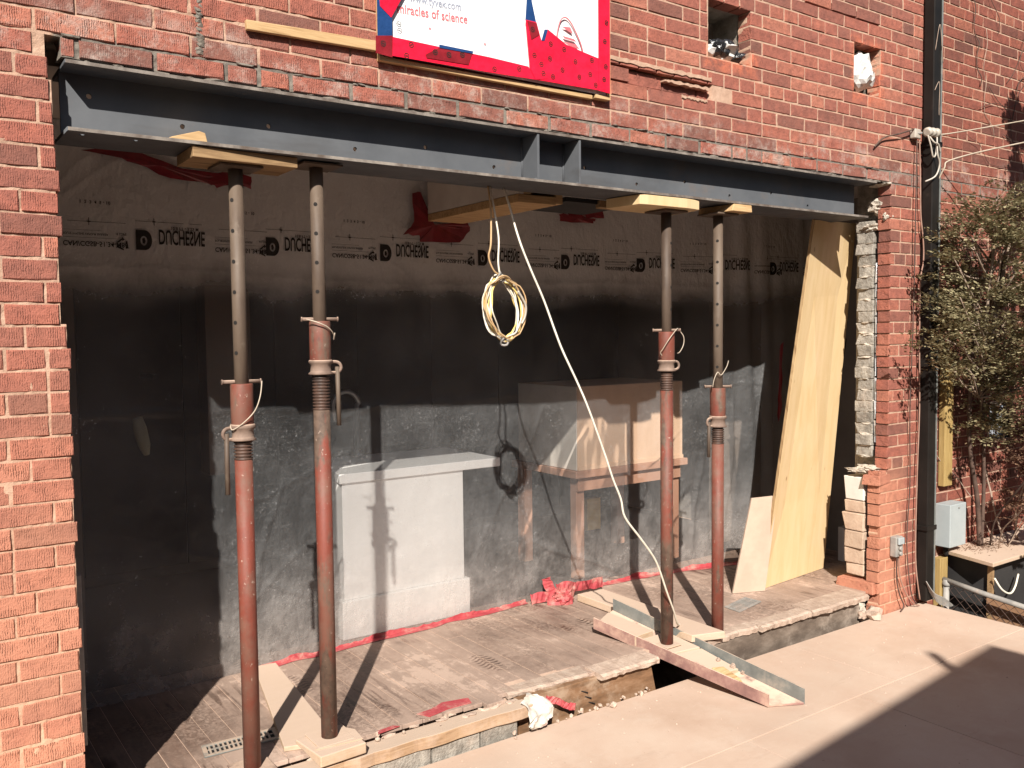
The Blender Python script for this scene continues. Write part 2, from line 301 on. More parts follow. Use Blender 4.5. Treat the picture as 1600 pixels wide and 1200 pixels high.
M['twig'] = mk('dry_twig', [(0,(.22,.15,.11)),(1,(.42,.33,.26))], 14, bump=None)
M['vine'] = mk('dark_vine', [(0,(.045,.028,.022)),(1,(.12,.075,.056))], 14, bump=None)
def leaf_mat(name, a, b, c3):
    g = G(name)
    r = g.math('FRACT', g.math('MULTIPLY', g.geo.outputs['Random Per Island'], 5.3))
    c = g.ramp(r, [(0,a),(.5,b),(.86,c3),(1,(.20,.12,.07))])
    d = g.n('BsdfDiffuse', {'Color': c}).outputs[0]; t = g.n('BsdfTranslucent', {'Color': c}).outputs[0]
    gl = g.n('BsdfGlossy', {'Roughness': .5}).outputs[0]
    s = g.n('MixShader', {0: .3, 1: d, 2: t}).outputs[0]
    return g.done(g.n('MixShader', {0: .03, 1: s, 2: gl}).outputs[0])
M['leaf'] = leaf_mat('cedar_leaf', (.15,.13,.07), (.27,.235,.13), (.41,.355,.21))
M['dead_leaf'] = leaf_mat('dead_leaf', (.12,.06,.04), (.20,.11,.07), (.28,.17,.11))
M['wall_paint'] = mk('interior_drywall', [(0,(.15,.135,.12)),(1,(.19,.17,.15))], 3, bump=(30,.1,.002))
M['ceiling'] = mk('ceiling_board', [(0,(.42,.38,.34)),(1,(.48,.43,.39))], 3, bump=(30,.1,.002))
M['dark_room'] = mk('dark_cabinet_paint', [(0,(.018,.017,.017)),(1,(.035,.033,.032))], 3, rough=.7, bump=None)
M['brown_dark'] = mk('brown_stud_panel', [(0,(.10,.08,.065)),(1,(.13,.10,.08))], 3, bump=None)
M['dark_floor'] = mk('darkened_inner_floor', [(0,(.02,.018,.017)),(1,(.035,.031,.03))], 3, bump=None)
M['dim_olive'] = mk('painted_glow', [(0,(.20,.195,.13)),(1,(.26,.25,.17))], 6, rough=.5, bump=None)
M['white_paint'] = mk('white_paint', [(0,(.86,.85,.83)),(1,(.89,.88,.86))], 4, rough=.45, bump=(20,.05,.001))
M['carton'] = mk('tan_cabinet_wood', [(0,(.56,.38,.26)),(1,(.62,.44,.31))], 4, stretch=(1,1,.2), bump=(30,.1,.001))
M['table_wood'] = mk('red_brown_wood', [(0,(.33,.17,.11)),(1,(.42,.24,.165))], 6, stretch=(1,1,.3), bump=(30,.1,.001))
M['chrome'] = mk('brushed_tap', [(0,(.25,.24,.23)),(1,(.35,.34,.32))], 6, rough=.3, metal=.8, bump=None)
M['plastic_black'] = mk('black_bag', [(0,(.01,.01,.011)),(1,(.025,.025,.028))], 8, rough=.22, bump=(25,.7,.01), spec=.6)
M['plastic_white'] = mk('white_bag', [(0,(.56,.54,.51)),(1,(.64,.62,.59))], 8, rough=.4, bump=(12,.5,.01))
M['paper'] = mk('crumpled_paper', [(0,(.44,.40,.34)),(1,(.55,.51,.45))], 9, rough=.7, bump=(14,.5,.01), dust=((.50,.22,.20),9,.52,.66,.8))
M['earth'] = mk('yard_earth', [(0,(.05,.035,.025)),(1,(.12,.085,.06))], 3, bump=(20,.9,.02))
M['glass_blue'] = mk('window_glass', [(0,(.30,.34,.40)),(1,(.42,.46,.5))], 3, rough=.1, bump=None, spec=.8)
M['foil'] = mk('foil_strip', [(0,(.45,.45,.46)),(1,(.75,.75,.75))], 30, rough=.3, metal=.5, bump=(40,.8,.006))
M['shed'] = wood('shed_boards', (.24,.17,.12), (.34,.25,.18), (.42,.32,.24), sc=(12,12,1))
M['roof'] = mk('shed_roof', [(0,(.05,.048,.045)),(1,(.09,.085,.08))], 20, bump=(60,.6,.004))
M['brown_board'] = mk('brown_panel', [(0,(.26,.14,.075)),(1,(.35,.20,.115))], 6, bump=(30,.3,.003))

# ------------------------------------------------------------------ mesh helpers
class MB:
    def __init__(s): s.v = []; s.f = []; s.smooth = []
    def add(s, vs, fs, smooth=False):
        b = len(s.v); s.v += [tuple(map(float, v)) for v in vs]; s.f += [tuple(i+b for i in f) for f in fs]; s.smooth += [smooth]*len(fs); return s
    def box(s, x0, x1, y0, y1, z0, z1, mat=None, jit=0.0):
        vs = [(x,y,z) for z in (z0,z1) for y in (y0,y1) for x in (x0,x1)]
        if jit: vs = [tuple(c+random.uniform(-jit,jit) for c in v) for v in vs]
        if mat: vs = [tuple(mat @ Vector(v)) for v in vs]
        return s.add(vs, [(0,2,3,1),(4,5,7,6),(0,1,5,4),(2,6,7,3),(0,4,6,2),(1,3,7,5)])
    def hexa(s, bot, top):   # 4+4 corner points
        return s.add(list(bot)+list(top), [(3,2,1,0),(4,5,6,7),(0,1,5,4),(1,2,6,5),(2,3,7,6),(3,0,4,7)])
    def prism(s, poly, y0, y1):     # outline in x,z, thickness in y
        n = len(poly)
        a = sum(poly[i][0]*poly[(i+1)%n][1]-poly[(i+1)%n][0]*poly[i][1] for i in range(n))
        if a < 0: poly = poly[::-1]
        vs = [(p[0],y0,p[1]) for p in poly]+[(p[0],y1,p[1]) for p in poly]
        fs = [tuple(range(n)), tuple(range(2*n-1,n-1,-1))]+[(i,n+i,n+(i+1)%n,(i+1)%n) for i in range(n)]
        return s.add(vs, fs)
    def slab(s, poly, z0, z1):      # outline in x,y, thickness in z
        n = len(poly)
        a = sum(poly[i][0]*poly[(i+1)%n][1]-poly[(i+1)%n][0]*poly[i][1] for i in range(n))
        if a < 0: poly = poly[::-1]
        vs = [(p[0],p[1],z0) for p in poly]+[(p[0],p[1],z1) for p in poly]
        fs = [tuple(range(n-1,-1,-1)), tuple(range(n,2*n))]+[(i,(i+1)%n,n+(i+1)%n,n+i) for i in range(n)]
        return s.add(vs, fs)
    def lathe(s, prof, n=20, cx=0, cy=0, cap=True):
        vs = []; fs = []
        for (r, z) in prof:
            for k in range(n): a = 2*math.pi*k/n; vs.append((cx+r*math.cos(a), cy+r*math.sin(a), z))
        for i in range(len(prof)-1):
            for k in range(n): fs.append((i*n+k, i*n+(k+1)%n, (i+1)*n+(k+1)%n, (i+1)*n+k))
        s.add(vs, fs, True)
        if cap:
            b = len(s.v)-len(vs); s.f.append(tuple(b+k for k in range(n-1,-1,-1))); s.f.append(tuple(b+(len(prof)-1)*n+k for k in range(n))); s.smooth += [False, False]
        return s
    def tube(s, pts, r, n=6, smooth=True, close=False):
        P = [Vector(p) for p in pts]; m = len(P); rs = r if isinstance(r, (list,tuple)) else [r]*m
        up = Vector((.13,.31,.94)); vs = []; prev = None
        for i in range(m):
            if close: d = P[(i+1)%m]-P[(i-1)%m]
            else: d = P[min(i+1,m-1)]-P[max(i-1,0)]
            if d.length < 1e-9: d = Vector((0,0,1))
            d.normalize()
            u = prev if prev is not None else up
            u = u - d*u.dot(d)
            if u.length < 1e-3: u = Vector((1,0,0)) - d*d.x
            u.normalize(); prev = u; q = d.cross(u)
            for k in range(n):
                a = 2*math.pi*k/n; vs.append(P[i]+(u*math.cos(a)+q*math.sin(a))*rs[i])
        fs = []
        for i in range(m if close else m-1):
            j = (i+1)%m
            for k in range(n): fs.append((i*n+k, i*n+(k+1)%n, j*n+(k+1)%n, j*n+k))
        s.add(vs, fs, smooth)
        if not close:
            b = len(s.v)-len(vs); s.f.append(tuple(b+k for k in range(n-1,-1,-1))); s.f.append(tuple(b+(m-1)*n+k for k in range(n))); s.smooth += [False]*2
        return s
    def mesh(s, name):
        me = bpy.data.meshes.new(name); me.from_pydata(s.v, [], s.f)
        me.polygons.foreach_set('use_smooth', s.smooth); me.update(); return me
    def build(s, name, m, parent=None, bevel=0.0, **kw):
        o = link(name, s.mesh(name), m, parent, **kw)
        if bevel: 
            b = o.modifiers.new('edge', 'BEVEL'); b.width = bevel; b.segments = 2; b.limit_method = 'ANGLE'
        return o
def link(name, me, m=None, parent=None, loc=None):
    if m is not None and not me.materials: me.materials.append(m)
    o = bpy.data.objects.new(name, me); COL.objects.link(o)
    if parent is not None: o.parent = parent
    if loc: o.location = loc
    return o
def thing(name, label, cat, group=None, loc=(0,0,0)):
    o = bpy.data.objects.new(name, None); COL.objects.link(o); o.location = loc; o.empty_display_size = .1
    return tag(o, label, cat, group)
def tag(o, label, cat, group=None):
    o['label'] = label; o['category'] = cat
    if group: o['group'] = group
    return o
def struct(o): o['kind'] = 'structure'; return o
def stuff(o): o['kind'] = 'stuff'; return o
def crom(pts, k=6):
    P = [Vector(p) for p in pts]; out = []
    for i in range(len(P)-1):
        p0 = P[max(i-1,0)]; p1 = P[i]; p2 = P[i+1]; p3 = P[min(i+2,len(P)-1)]
        for j in range(k):
            t = j/k; out.append(.5*((2*p1)+(p2-p0)*t+(2*p0-5*p1+4*p2-p3)*t*t+(3*p1-p0-3*p2+p3)*t**3))
    out.append(P[-1]); return out
def curve_plate(outer, holes, ext, name):        # flat outline with real holes, in local x,y, extruded by +-ext
    cu = bpy.data.curves.new(name, 'CURVE'); cu.dimensions = '2D'; cu.fill_mode = 'BOTH'; cu.extrude = ext
    for poly in [outer]+holes:
        sp = cu.splines.new('POLY'); sp.points.add(len(poly)-1); sp.use_cyclic_u = True
        for p, q in zip(sp.points, poly): p.co = (q[0], q[1], 0, 1)
    ob = bpy.data.objects.new(name, cu); me = bpy.data.meshes.new_from_object(ob); bpy.data.objects.remove(ob); return me
def circ(cx, cy, r, n=14): return [(cx+r*math.cos(2*math.pi*k/n), cy+r*math.sin(2*math.pi*k/n)) for k in range(n)]
def text_mesh(body, size, name='lettering', ext=0.0, shear=0.0):
    cu = bpy.data.curves.new(name, 'FONT'); cu.body = body; cu.size = size; cu.extrude = ext; cu.shear = shear; cu.resolution_u = 3; cu.offset = size*.018
    ob = bpy.data.objects.new(name, cu); me = bpy.data.meshes.new_from_object(ob); bpy.data.objects.remove(ob); return me
_N = RNG.rand(64,64)
def vnoise(x, y):                                 # value noise, arrays
    x = np.asarray(x, float); y = np.asarray(y, float)
    xi = np.floor(x).astype(int); yi = np.floor(y).astype(int); fx = x-xi; fy = y-yi
    fx = fx*fx*(3-2*fx); fy = fy*fy*(3-2*fy)
    a = _N[xi%64, yi%64]; b = _N[(xi+1)%64, yi%64]; c = _N[xi%64, (yi+1)%64]; d = _N[(xi+1)%64, (yi+1)%64]
    return (a*(1-fx)+b*fx)*(1-fy)+(c*(1-fx)+d*fx)*fy
def fbm(x, y, o=4): return sum(vnoise(x*2**i+i*7.3, y*2**i+i*3.1)*.5**i for i in range(o))/sum(.5**i for i in range(o))
def crumple(cx, cy, cz, rx, ry, rz, amp=.35, seed=0, sub=3, freq=2.3):
    bm = bmesh.new(); bmesh.ops.create_icosphere(bm, subdivisions=sub, radius=1)
    rr = random.Random(seed); off = rr.random()*50
    for v in bm.verts:
        c = v.co
        n = fbm(c.x*freq+off, c.y*freq+c.z*1.7*freq+off, 4)+.5*abs(fbm(c.z*freq*2+off, c.x*freq*2-off, 3)-.5)
        k = 1+amp*(n-.62)*2.2
        v.co = Vector((cx+c.x*rx*k, cy+c.y*ry*k, cz+c.z*rz*k))
    me = bpy.data.meshes.new('crumple'); bm.to_mesh(me); bm.free(); return me
def stone_mesh(seed, sub=1):
    rr = random.Random(seed); bm = bmesh.new(); bmesh.ops.create_icosphere(bm, subdivisions=sub, radius=1)
    for v in bm.verts: v.co *= rr.uniform(.62,1.2)
    me = bpy.data.meshes.new('stone'); bm.to_mesh(me); bm.free(); return me
def proj(P):
    d = Vector(P)-CAMP; z = d.dot(_fw)
    if z <= .1: return None
    return (800+1400*d.dot(_r2)/z, 600-1400*d.dot(_u2)/z, z)

# ------------------------------------------------------------------ ground, deck, floor
yard = MB().add([(-60,-60,-.95),(60,-60,-.95),(60,60,-.95),(-60,60,-.95)], [(0,1,2,3)]).build('yard_ground', M['earth']); struct(yard)
deck = struct(bpy.data.objects.new('deck', None)); COL.objects.link(deck)
xs = [-4.0,-2.75,-1.54,-.32,.90,2.12,3.34,4.1,5.17]
for row, (y0, y1) in enumerate(((-.62,-.012),(-1.84,-.623),(-3.06,-1.843),(-4.08,-3.063))):
    ofs = -.5 if row % 2 else 0.0
    ed = [xs[0]]+[x+ofs for x in xs[1:-1]]+[xs[-1]]
    if row == 0: ed = [-4.0,-1.0,1.45,3.9,5.17]
    for a, b in zip(ed[:-1], ed[1:]):
        MB().box(a+.0018, b-.0018, y0+.0015, y1-.0015, -.018, random.uniform(-.0007,.0007)).build('deck_panel', M['deck'], deck, bevel=.0012)
MB().box(-4,5.15,-4.06,-.05,-.25,-.03).build('deck_joist', M['joist'], deck)
m = MB()
for k in range(150):
    x = random.uniform(.8,5.0); y = -.06-abs(random.gauss(0,.45)); r = random.uniform(.0015,.0045)
    m.add([(x-r,y,0),(x+r*.7,y-r,0),(x+r,y+r*.6,0),(x,y,r*1.3)], [(0,1,3),(1,2,3),(2,0,3)])
stuff(m.build('grit', M['rubble'], deck))

# floor of the room: boards running inwards
FZ = .13
floor = struct(bpy.data.objects.new('floor', None)); COL.objects.link(floor)
MB().box(.30,5.45,.13,5.0,.085,FZ-.0022).build('subfloor', M['dust_joint'], floor)
def floor_edge(x):    # where the broken front of the floor lies
    return .035+.02*float(vnoise(x*6,1.5))+(.05 if 2.1 < x < 2.55 else 0)+(.09 if 2.96 < x < 3.32 else 0)+(.035 if x < 2.0 else 0)
bw = .094; x = .32; i = 0
while x < 5.40:
    y = max(floor_edge(x+bw/2)+.02, .05); first = True
    if 2.12 < x < 2.5: y += .06+.05*random.random()
    yy = y
    while yy < 1.22:
        L = random.uniform(.5,1.25); e = min(yy+L, 1.22)
        zz = FZ+random.uniform(-.0008,.0008)
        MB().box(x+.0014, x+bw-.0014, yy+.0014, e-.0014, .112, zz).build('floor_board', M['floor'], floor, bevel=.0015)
        yy = e
    x += bw; i += 1
MB().box(.32,5.40,1.222,5.0,.119,FZ).build('darkened_floor', M['dark_floor'], floor)  # floor behind the sheet, darkened so the sun shows less on it

# ------------------------------------------------------------------ the brick house wall
C0, CH = 2.5176, .0666          # bed joint over the beam, course height
OPEN = [(.474,4.80,-1,2.512),(4.725,4.80,-1,-.9)]
HOLES = [(.474,4.802,-.6,2.512),(3.28,3.585,2.99,3.255),(4.45,4.68,2.993,3.262),(.446,.475,2.449,2.583),(4.02,4.668,3.386,3.418)]
def in_hole(x, z, pad=0.0):
    for (a,b,c,d) in HOLES:
        if a-pad < x < b+pad and c-pad < z < d+pad:
            if a == .474 and x > 4.725 and z < .835: return False
            return True
    return False
def brick_variants(n, L, H=.0592, depth=.078):
    out = []
    for k in range(n):
        rr = random.Random(100+k+int(L*1000)); j = lambda a: rr.uniform(-a, a)
        h, l = H/2, L/2
        ring = [(-l,-h),(0,-h),(l,-h),(l,0),(l,h),(0,h),(-l,h),(-l,0)]
        vs = []
        for (a,b) in ring: vs.append((a+j(.0011), .0035+j(.0008), b+j(.0012)))
        ins = .0018
        for (a,b) in ring:
            cut = .006*rr.random() if (abs(a) > 0 and abs(b) > 0 and rr.random() < .28) else 0
            vs.append((a-math.copysign(ins+abs(j(.0014))+cut, a) if a else j(.02), j(.0013), b-math.copysign(ins*.8+abs(j(.0013))+cut*.6, b) if b else j(.012)))
        for (a,b) in ((-l,-h),(l,-h),(l,h),(-l,h)): vs.append((a, depth, b))
        fs = [tuple(range(8,16))]
        for i in range(8): fs.append((i,(i+1)%8,8+(i+1)%8,8+i))
        q = [(0,1,2),(2,3,4),(4,5,6),(6,7,0)]
        for i, (a,b,c) in enumerate(q): fs.append((c,b,a,16+i,16+(i+1)%4))
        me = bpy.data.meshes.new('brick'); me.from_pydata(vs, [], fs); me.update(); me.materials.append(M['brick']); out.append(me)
    return out
VS = brick_variants(14, .215); VH = brick_variants(8, .1025)
def sub_interval(segs, a, b):
    out = []
    for s, e in segs:
        if b <= s or a >= e: out.append((s,e))
        else:
            if a > s: out.append((s,a))
            if b < e: out.append((b,e))
    return out
def layout(xa, xb, zlo, zhi, phase=0.0):
    L = []
    k0 = math.ceil((zlo-C0)/CH); k1 = math.floor((zhi-C0)/CH)
    for k in range(k0, k1):
        z0 = C0+k*CH; zc = z0+CH/2
        header = (k % 6 == 5)
        pitch = .1125 if header else .225
        off = (0.0 if k % 2 else .1125)+phase+(0.056 if header else 0)
        n0 = math.floor((xa-off)/pitch)
        x = off+n0*pitch; half = 0
        while x < xb:
            p = pitch
            if half: p = .1125; half -= 1
            elif not header and random.random() < .05: p = .1125; half = 1
            a, b = max(x, xa), min(x+p, xb); x += p
            g = random.uniform(.0032,.0055)+(.0035 if k == 0 else 0)
            segs = [(a+g, b-g)]
            for (ha,hb,hc,hd) in HOLES:
                if hc < zc-.005 and zc+.005 < hd or (hc < zc < hd):
                    ra, rb = ha, hb
                    if ha == .474:
                        ra = .474+random.uniform(-.011,.004)-(.026*random.random() if zc > 1.75 else 0)
                        if zc < .835: rb = 4.728+random.uniform(-.004,.004)
                        else: rb = 4.802+random.uniform(-.003,.012)
                    elif hc > 3.3: continue
                    else: ra -= random.uniform(0,.012); rb += random.uniform(0,.018)
                    segs = sub_interval(segs, ra, rb)
            for (s,e) in segs:
                if e-s > .028: L.append((s,e,zc,k))
    return L
def brick_xform(b):
    s, e, zc, k = b
    lin = (k == 0 and .47 < s < 4.8)
    y = random.uniform(-.0013,.0013)+(random.uniform(-.004,.001) if lin else 0)
    if 2.64 < s < 3.30 and 2.775 < zc < 2.86: y += .024
    return Matrix.Translation(((s+e)/2, y, zc)) @ Matrix.Rotation(random.uniform(-.012,.012)*(1.6 if lin else 1), 4, 'Y') @ Matrix.Rotation(random.uniform(-.01,.01), 4, 'Z')
def lay_bricks(parent, L):
    sc = []
    for i, b in enumerate(L):
        s, e, zc, k = b
        p = proj(((s+e)/2, 0, zc)); area = 0
        if p and -40 < p[0] < 1640 and -40 < p[1] < 1240:
            q = proj((s,0,zc)); r_ = proj((e,0,zc)); area = abs(q[0]-r_[0])*CH*1400/p[2]
            if 1.52 < s and e < 2.64 and zc > 2.70: area *= .02
        sc.append(area)
    order = sorted(range(len(L)), key=lambda i: -sc[i]); single = set(i for i in order[:300] if sc[i] > 0)
    rest = MB()
    for i, b in enumerate(L):
        s, e, zc, k = b; ln = e-s
        V = VS if ln > .14 else VH; me = random.choice(V); base = .215 if V is VS else .1025
        Mx = brick_xform(b) @ Matrix.Diagonal((ln/base, 1, .9 if (k == 0 and .47 < s < 4.8) else 1, 1)) @ (Matrix.Rotation(math.pi, 4, 'Y') if random.random() < .5 else Matrix.Identity(4))
        if i in single:
            o = link('brick', me, None, parent); o.matrix_local = Mx
        else: rest.add([Mx @ v.co for v in me.vertices], [tuple(p.vertices) for p in me.polygons])
    if rest.v: stuff(rest.build('brickwork', M['brick'], parent))
def mortar_panel(parent, xa, xb, za, zb, cell=.0145, name='mortar'):
    nx = int((xb-xa)/cell); nz = int((zb-za)/cell)
    gx = np.linspace(xa, xb, nx+1); gz = np.linspace(za, zb, nz+1)
    X, Z = np.meshgrid(gx, gz, indexing='ij')
    near = np.clip((2.2-X)/1.2, 0, 1)
    Y = .0036+.0012*near+(.0030+.0065*near)*(fbm(X*38, Z*38, 3)-.5)+(.001+.003*near)*(fbm(X*6+9, Z*6, 2)-.5)
    rec = (X > 2.64) & (X < 3.30) & (Z > 2.772) & (Z < 2.875); Y = np.where(rec, .03+.02*fbm(X*30, Z*30, 3), Y)
    slot = (X > 4.02) & (X < 4.668) & (Z > 3.386) & (Z < 3.418); Y = np.where(slot, .075, Y)
    lin = (X > .5) & (X < 4.8) & (Z > 2.508) & (Z < 2.6); Y = np.where(lin, Y+.003*fbm(X*14, Z*30, 3), Y)
    vs = np.stack([X, Y, Z], -1).reshape(-1, 3).tolist(); fs = []
    cx = (gx[:-1]+gx[1:])/2; cz = (gz[:-1]+gz[1:])/2
    keep = np.array([[(not in_hole(a, b, .004) and not (xb < 5.5 and -.6 < b < 2.45 and (.452 if b > 1.72 else .464) < a < .6) and not (b < 2.50 and 4.5 < a < (4.826 if b > .835 else 4.748) and b > -.6 and xb < 5.5)) or (4.02 < a < 4.668 and 3.386 < b < 3.418) for b in cz] for a in cx])
    idx = lambda i, j: i*(nz+1)+j
    cache = {}
    def back(v):
        if v not in cache:
            p = vs[v]; cache[v] = len(vs); vs.append([p[0]+random.uniform(-.006,.006), .080, p[2]])
        return cache[v]
    for i in range(nx):
        for j in range(nz):
            if not keep[i,j]: continue
            fs.append((idx(i,j), idx(i+1,j), idx(i+1,j+1), idx(i,j+1)))
            if i+1 < nx and not keep[i+1,j]: a, b = idx(i+1,j), idx(i+1,j+1); fs.append((a, back(a), back(b), b))
            if i > 0 and not keep[i-1,j]: a, b = idx(i,j+1), idx(i,j); fs.append((a, back(a), back(b), b))
            if j+1 < nz and not keep[i,j+1]: a, b = idx(i+1,j+1), idx(i,j+1); fs.append((a, back(a), back(b), b))
            if j > 0 and not keep[i,j-1]: a, b = idx(i,j), idx(i+1,j); fs.append((a, back(a), back(b), b))
    me = bpy.data.meshes.new(name); me.from_pydata(vs, [], fs); me.update()
    return link(name, me, M['mortar'], parent)
house = thing('brick_house', 'red brick house wall with a wide opening knocked through it under the steel beam', 'house wall')
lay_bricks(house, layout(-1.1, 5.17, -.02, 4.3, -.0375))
mortar_panel(house, -1.1, 5.17, -.02, 4.25)
# masonry behind the face bricks
core = MB()
core.box(-1.1,.45,.097,.26,-.9,2.60); core.box(-1.1,3.27,.097,.26,2.61,4.25); core.box(3.27,5.17,.13,.26,2.62,2.985)
core.box(4.875,5.17,.082,.26,-.9,2.62); core.box(3.60,4.44,.097,.26,2.985,4.25); core.box(4.70,5.17,.097,.26,2.985,4.25)
core.box(3.27,3.60,.097,.26,3.27,4.25); core.box(4.44,4.70,.097,.26,3.28,4.25); core.box(3.27,4.70,.265,.3,2.95,3.3)
core.build('masonry_core', M['block'], house)
m = MB(); m.box(-1.1,.45,-.01,.25,-.95,-.03); m.box(4.64,5.17,-.01,.25,-.95,-.03); m.build('foundation', M['concrete'], house)
# grey backing bricks exposed in the right-hand jamb, each one broken off
for k in range(-25, -3):
    z = C0+k*CH
    jx = random.uniform(-.007,.006)
    if z < .86: continue
    mb = MB(); d = random.uniform(-.006,.006)
    e = lambda a: random.uniform(-a, a)*1.5
    mb.hexa([(4.806+jx+e(.005),.106,z+.001),(4.88,.106,z+.001),(4.88,.215,z+.001),(4.80+jx+d,.208+e(.01),z+.001)],
            [(4.806+jx+e(.006),.106,z+.064),(4.88,.106,z+.064),(4.88,.215,z+.064),(4.80+jx+e(.006),.208+e(.01),z+.064)])
    mb.build('backing_brick', M['block'], house, bevel=.004)
m = MB()
for k in range(-26,-3):
    z = C0+k*CH
    if z > .84: m.add(*((lambda me: ([tuple(v.co) for v in me.vertices], [tuple(p.vertices) for p in me.polygons]))(crumple(4.822+random.uniform(-.006,.006),.158,z,.026,.052,.014,.6,k+60,2))))
stuff(m.build('mortar_squeeze', M['concrete'], house))
# foil faced strip and dark cavity between the two leaves
m = MB(); zz = .87
while zz < 2.05:
    h = random.uniform(.05,.14)
    if random.random() < .75: m.box(4.815,4.818,.088+random.uniform(-.003,.003),.096,zz,zz+h,jit=.004)
    zz += h+.01
m.build('foil_strip', M['foil'], house)
# lower jamb: dusty broken blocks sticking out of the inner leaf
for (z0,z1,xa,ya) in ((.66,.80,4.735,.23),(.585,.655,4.735,.235),(.475,.58,4.725,.235),(.37,.47,4.73,.225),(.275,.365,4.735,.225),(.205,.272,4.74,.22)):
    mb = MB(); r = lambda a: random.uniform(-a, a)
    mb.hexa([(xa+r(.008),.105,z0),(4.83,.105,z0),(4.83,ya,z0),(xa+r(.008),ya+r(.008),z0)], [(xa+r(.008),.105,z1),(4.83,.105,z1),(4.83,ya,z1),(xa+r(.008),ya+r(.012),z1)])
    mb.build('broken_block', M['pinkblock'] if z0 < .6 else M['white_board'], house, bevel=.005)
mb = MB().hexa([(4.70,.02,.118),(4.80,.02,.118),(4.80,.27,.118),(4.70,.27,.118)], [(4.705,.025,.188),(4.80,.025,.188),(4.80,.262,.182),(4.702,.258,.182)])
mb.build('loose_brick', M['brick'], house, bevel=.004)
for sd, (cx,cy,cz,rx,ry,rz) in enumerate(((4.76,.17,.055,.06,.075,.06),(4.755,.13,-.02,.055,.07,.05),(4.79,.20,.10,.05,.06,.03),(4.76,.15,.84,.055,.085,.018),(4.77,.1,.855,.04,.07,.022))):
    link('concrete_lump', crumple(cx,cy,cz,rx,ry,rz,.55,40+sd), M['concrete'], house)
# broken brick lying across the jamb shoulder
MB().hexa([(4.715,-.006,.765),(4.84,-.002,.775),(4.84,.09,.775),(4.70,.10,.765)], [(4.72,-.004,.822),(4.835,0,.828),(4.835,.09,.83),(4.712,.098,.822)]).build('loose_brick', M['brick'], house, bevel=.003)
# cement packed round the beam pocket
for sd, (cx,cy,cz,rx,ry,rz) in enumerate(((4.83,.10,2.40,.045,.06,.05),(4.82,.03,2.33,.03,.03,.035),(4.83,.14,2.28,.05,.07,.03),(4.79,.06,2.515,.05,.07,.012))):
    link('cement_patch', crumple(cx,cy,cz,rx,ry,rz,.5,70+sd), M['concrete'], house)
# rough stub of old vertical tooth joint and chopped mortar ledges
for (x0,x1,z0,z1) in ((2.655,3.30,2.868,2.884),(2.99,3.29,2.822,2.834),(3.10,3.27,2.765,2.775)):
    m = MB(); n = 26; top = []; bot = []
    for i in range(n+1):
        xx = x0+(x1-x0)*i/n; top.append((xx, z1+random.uniform(-.004,.004))); bot.append((xx, z0+random.uniform(-.004,.004)))
    m.prism(bot+top[::-1], -.005, .03); m.build('mortar_ledge', M['mortar'], house)
m = MB()
for i in range(16):
    z = 2.60+i*.0125; m.add(*((lambda me: ([tuple(v.co) for v in me.vertices], [tuple(p.vertices) for p in me.polygons]))(crumple(.892+random.uniform(-.004,.004),.004,z,.017,.01,.011,.6,i,1))))
stuff(m.build('mortar_seam', M['mortar'], house))
# blobs of mortar on the bed over the beam
m = MB()
for i in range(70):
    xx = random.uniform(.5,4.78); m.add(*((lambda me: ([tuple(v.co) for v in me.vertices], [tuple(p.vertices) for p in me.polygons]))(crumple(xx,.001,C0+random.choice((0,0,CH))+random.uniform(-.004,.004),random.uniform(.01,.05),.007,random.uniform(.003,.007),.6,i,1))))
stuff(m.build('mortar_smear', M['mortar'], house))

neigh = thing('neighbour_wall', 'darker red brick wall beyond the black downspout with vines and a cedar in front', 'house wall')
HOLES_KEEP = HOLES; HOLES = [(5.98,6.27,.93,1.21)]
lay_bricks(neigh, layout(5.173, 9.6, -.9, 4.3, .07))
mortar_panel(neigh, 5.173, 7.6, -.6, 4.25, .018)
m = MB(); m.box(7.6,9.6,.006,.1,-.9,4.25); m.build('mortar_face', M['mortar'], neigh)
m = MB(); m.box(5.173,9.6,.1,.26,-.95,.92); m.box(5.173,9.6,.1,.26,1.22,4.25); m.box(5.173,5.97,.1,.26,.92,1.22); m.box(6.28,9.6,.1,.26,.92,1.22); m.build('masonry_core', M['block'], neigh)
HOLES = HOLES_KEEP
win = thing('small_window', 'small pale window low in the brick wall behind the bare branches', 'window')
m = MB(); m.box(5.98,6.0,.02,.08,.93,1.21); m.box(6.25,6.27,.02,.08,.93,1.21); m.box(6.0,6.25,.02,.08,1.19,1.21); m.box(6.0,6.25,.02,.08,.93,.95); wf = m.build('frame', M['dark_room'], win)
MB().box(6.0,6.25,.05,.056,.95,1.19).build('pane', M['glass_blue'], wf)

# ------------------------------------------------------------------ steel beam
beam = thing('steel_beam', 'long grey primed steel I-beam carrying the brickwork over the opening', 'beam')
BX0, BX1, BZ0, BZ1, BY0, BY1, WY = .489, 4.60, 2.302, 2.514, -.012, .228, .105
holes = [(.573,2.439),(.857,2.379),(1.153,2.417),(1.483,2.372),(1.785,2.412),(2.109,2.366),(2.597,2.41),(2.91,2.364),(3.226,2.403),(3.547,2.36),(3.87,2.40),(4.177,2.354)]
me = curve_plate([(BX0,BZ0+.012),(BX1,BZ0+.012),(BX1,BZ1-.012),(BX0,BZ1-.012)], [circ(a,b,.0085) for a,b in holes], .005, 'web')
o = link('web', me, M['steel'], beam); o.rotation_euler = (math.pi/2,0,0); o.location = (0,WY,0)
MB().box(BX0,BX1+.05,BY0,BY1,BZ1-.0125,BZ1).build('top_flange', M['steel'], beam, bevel=.0025)
MB().box(BX0+.002,BX1+.048,BY0-.0016,BY0+.002,BZ1-.0115,BZ1-.001).build('flange_edge', M['mill_edge'], beam)
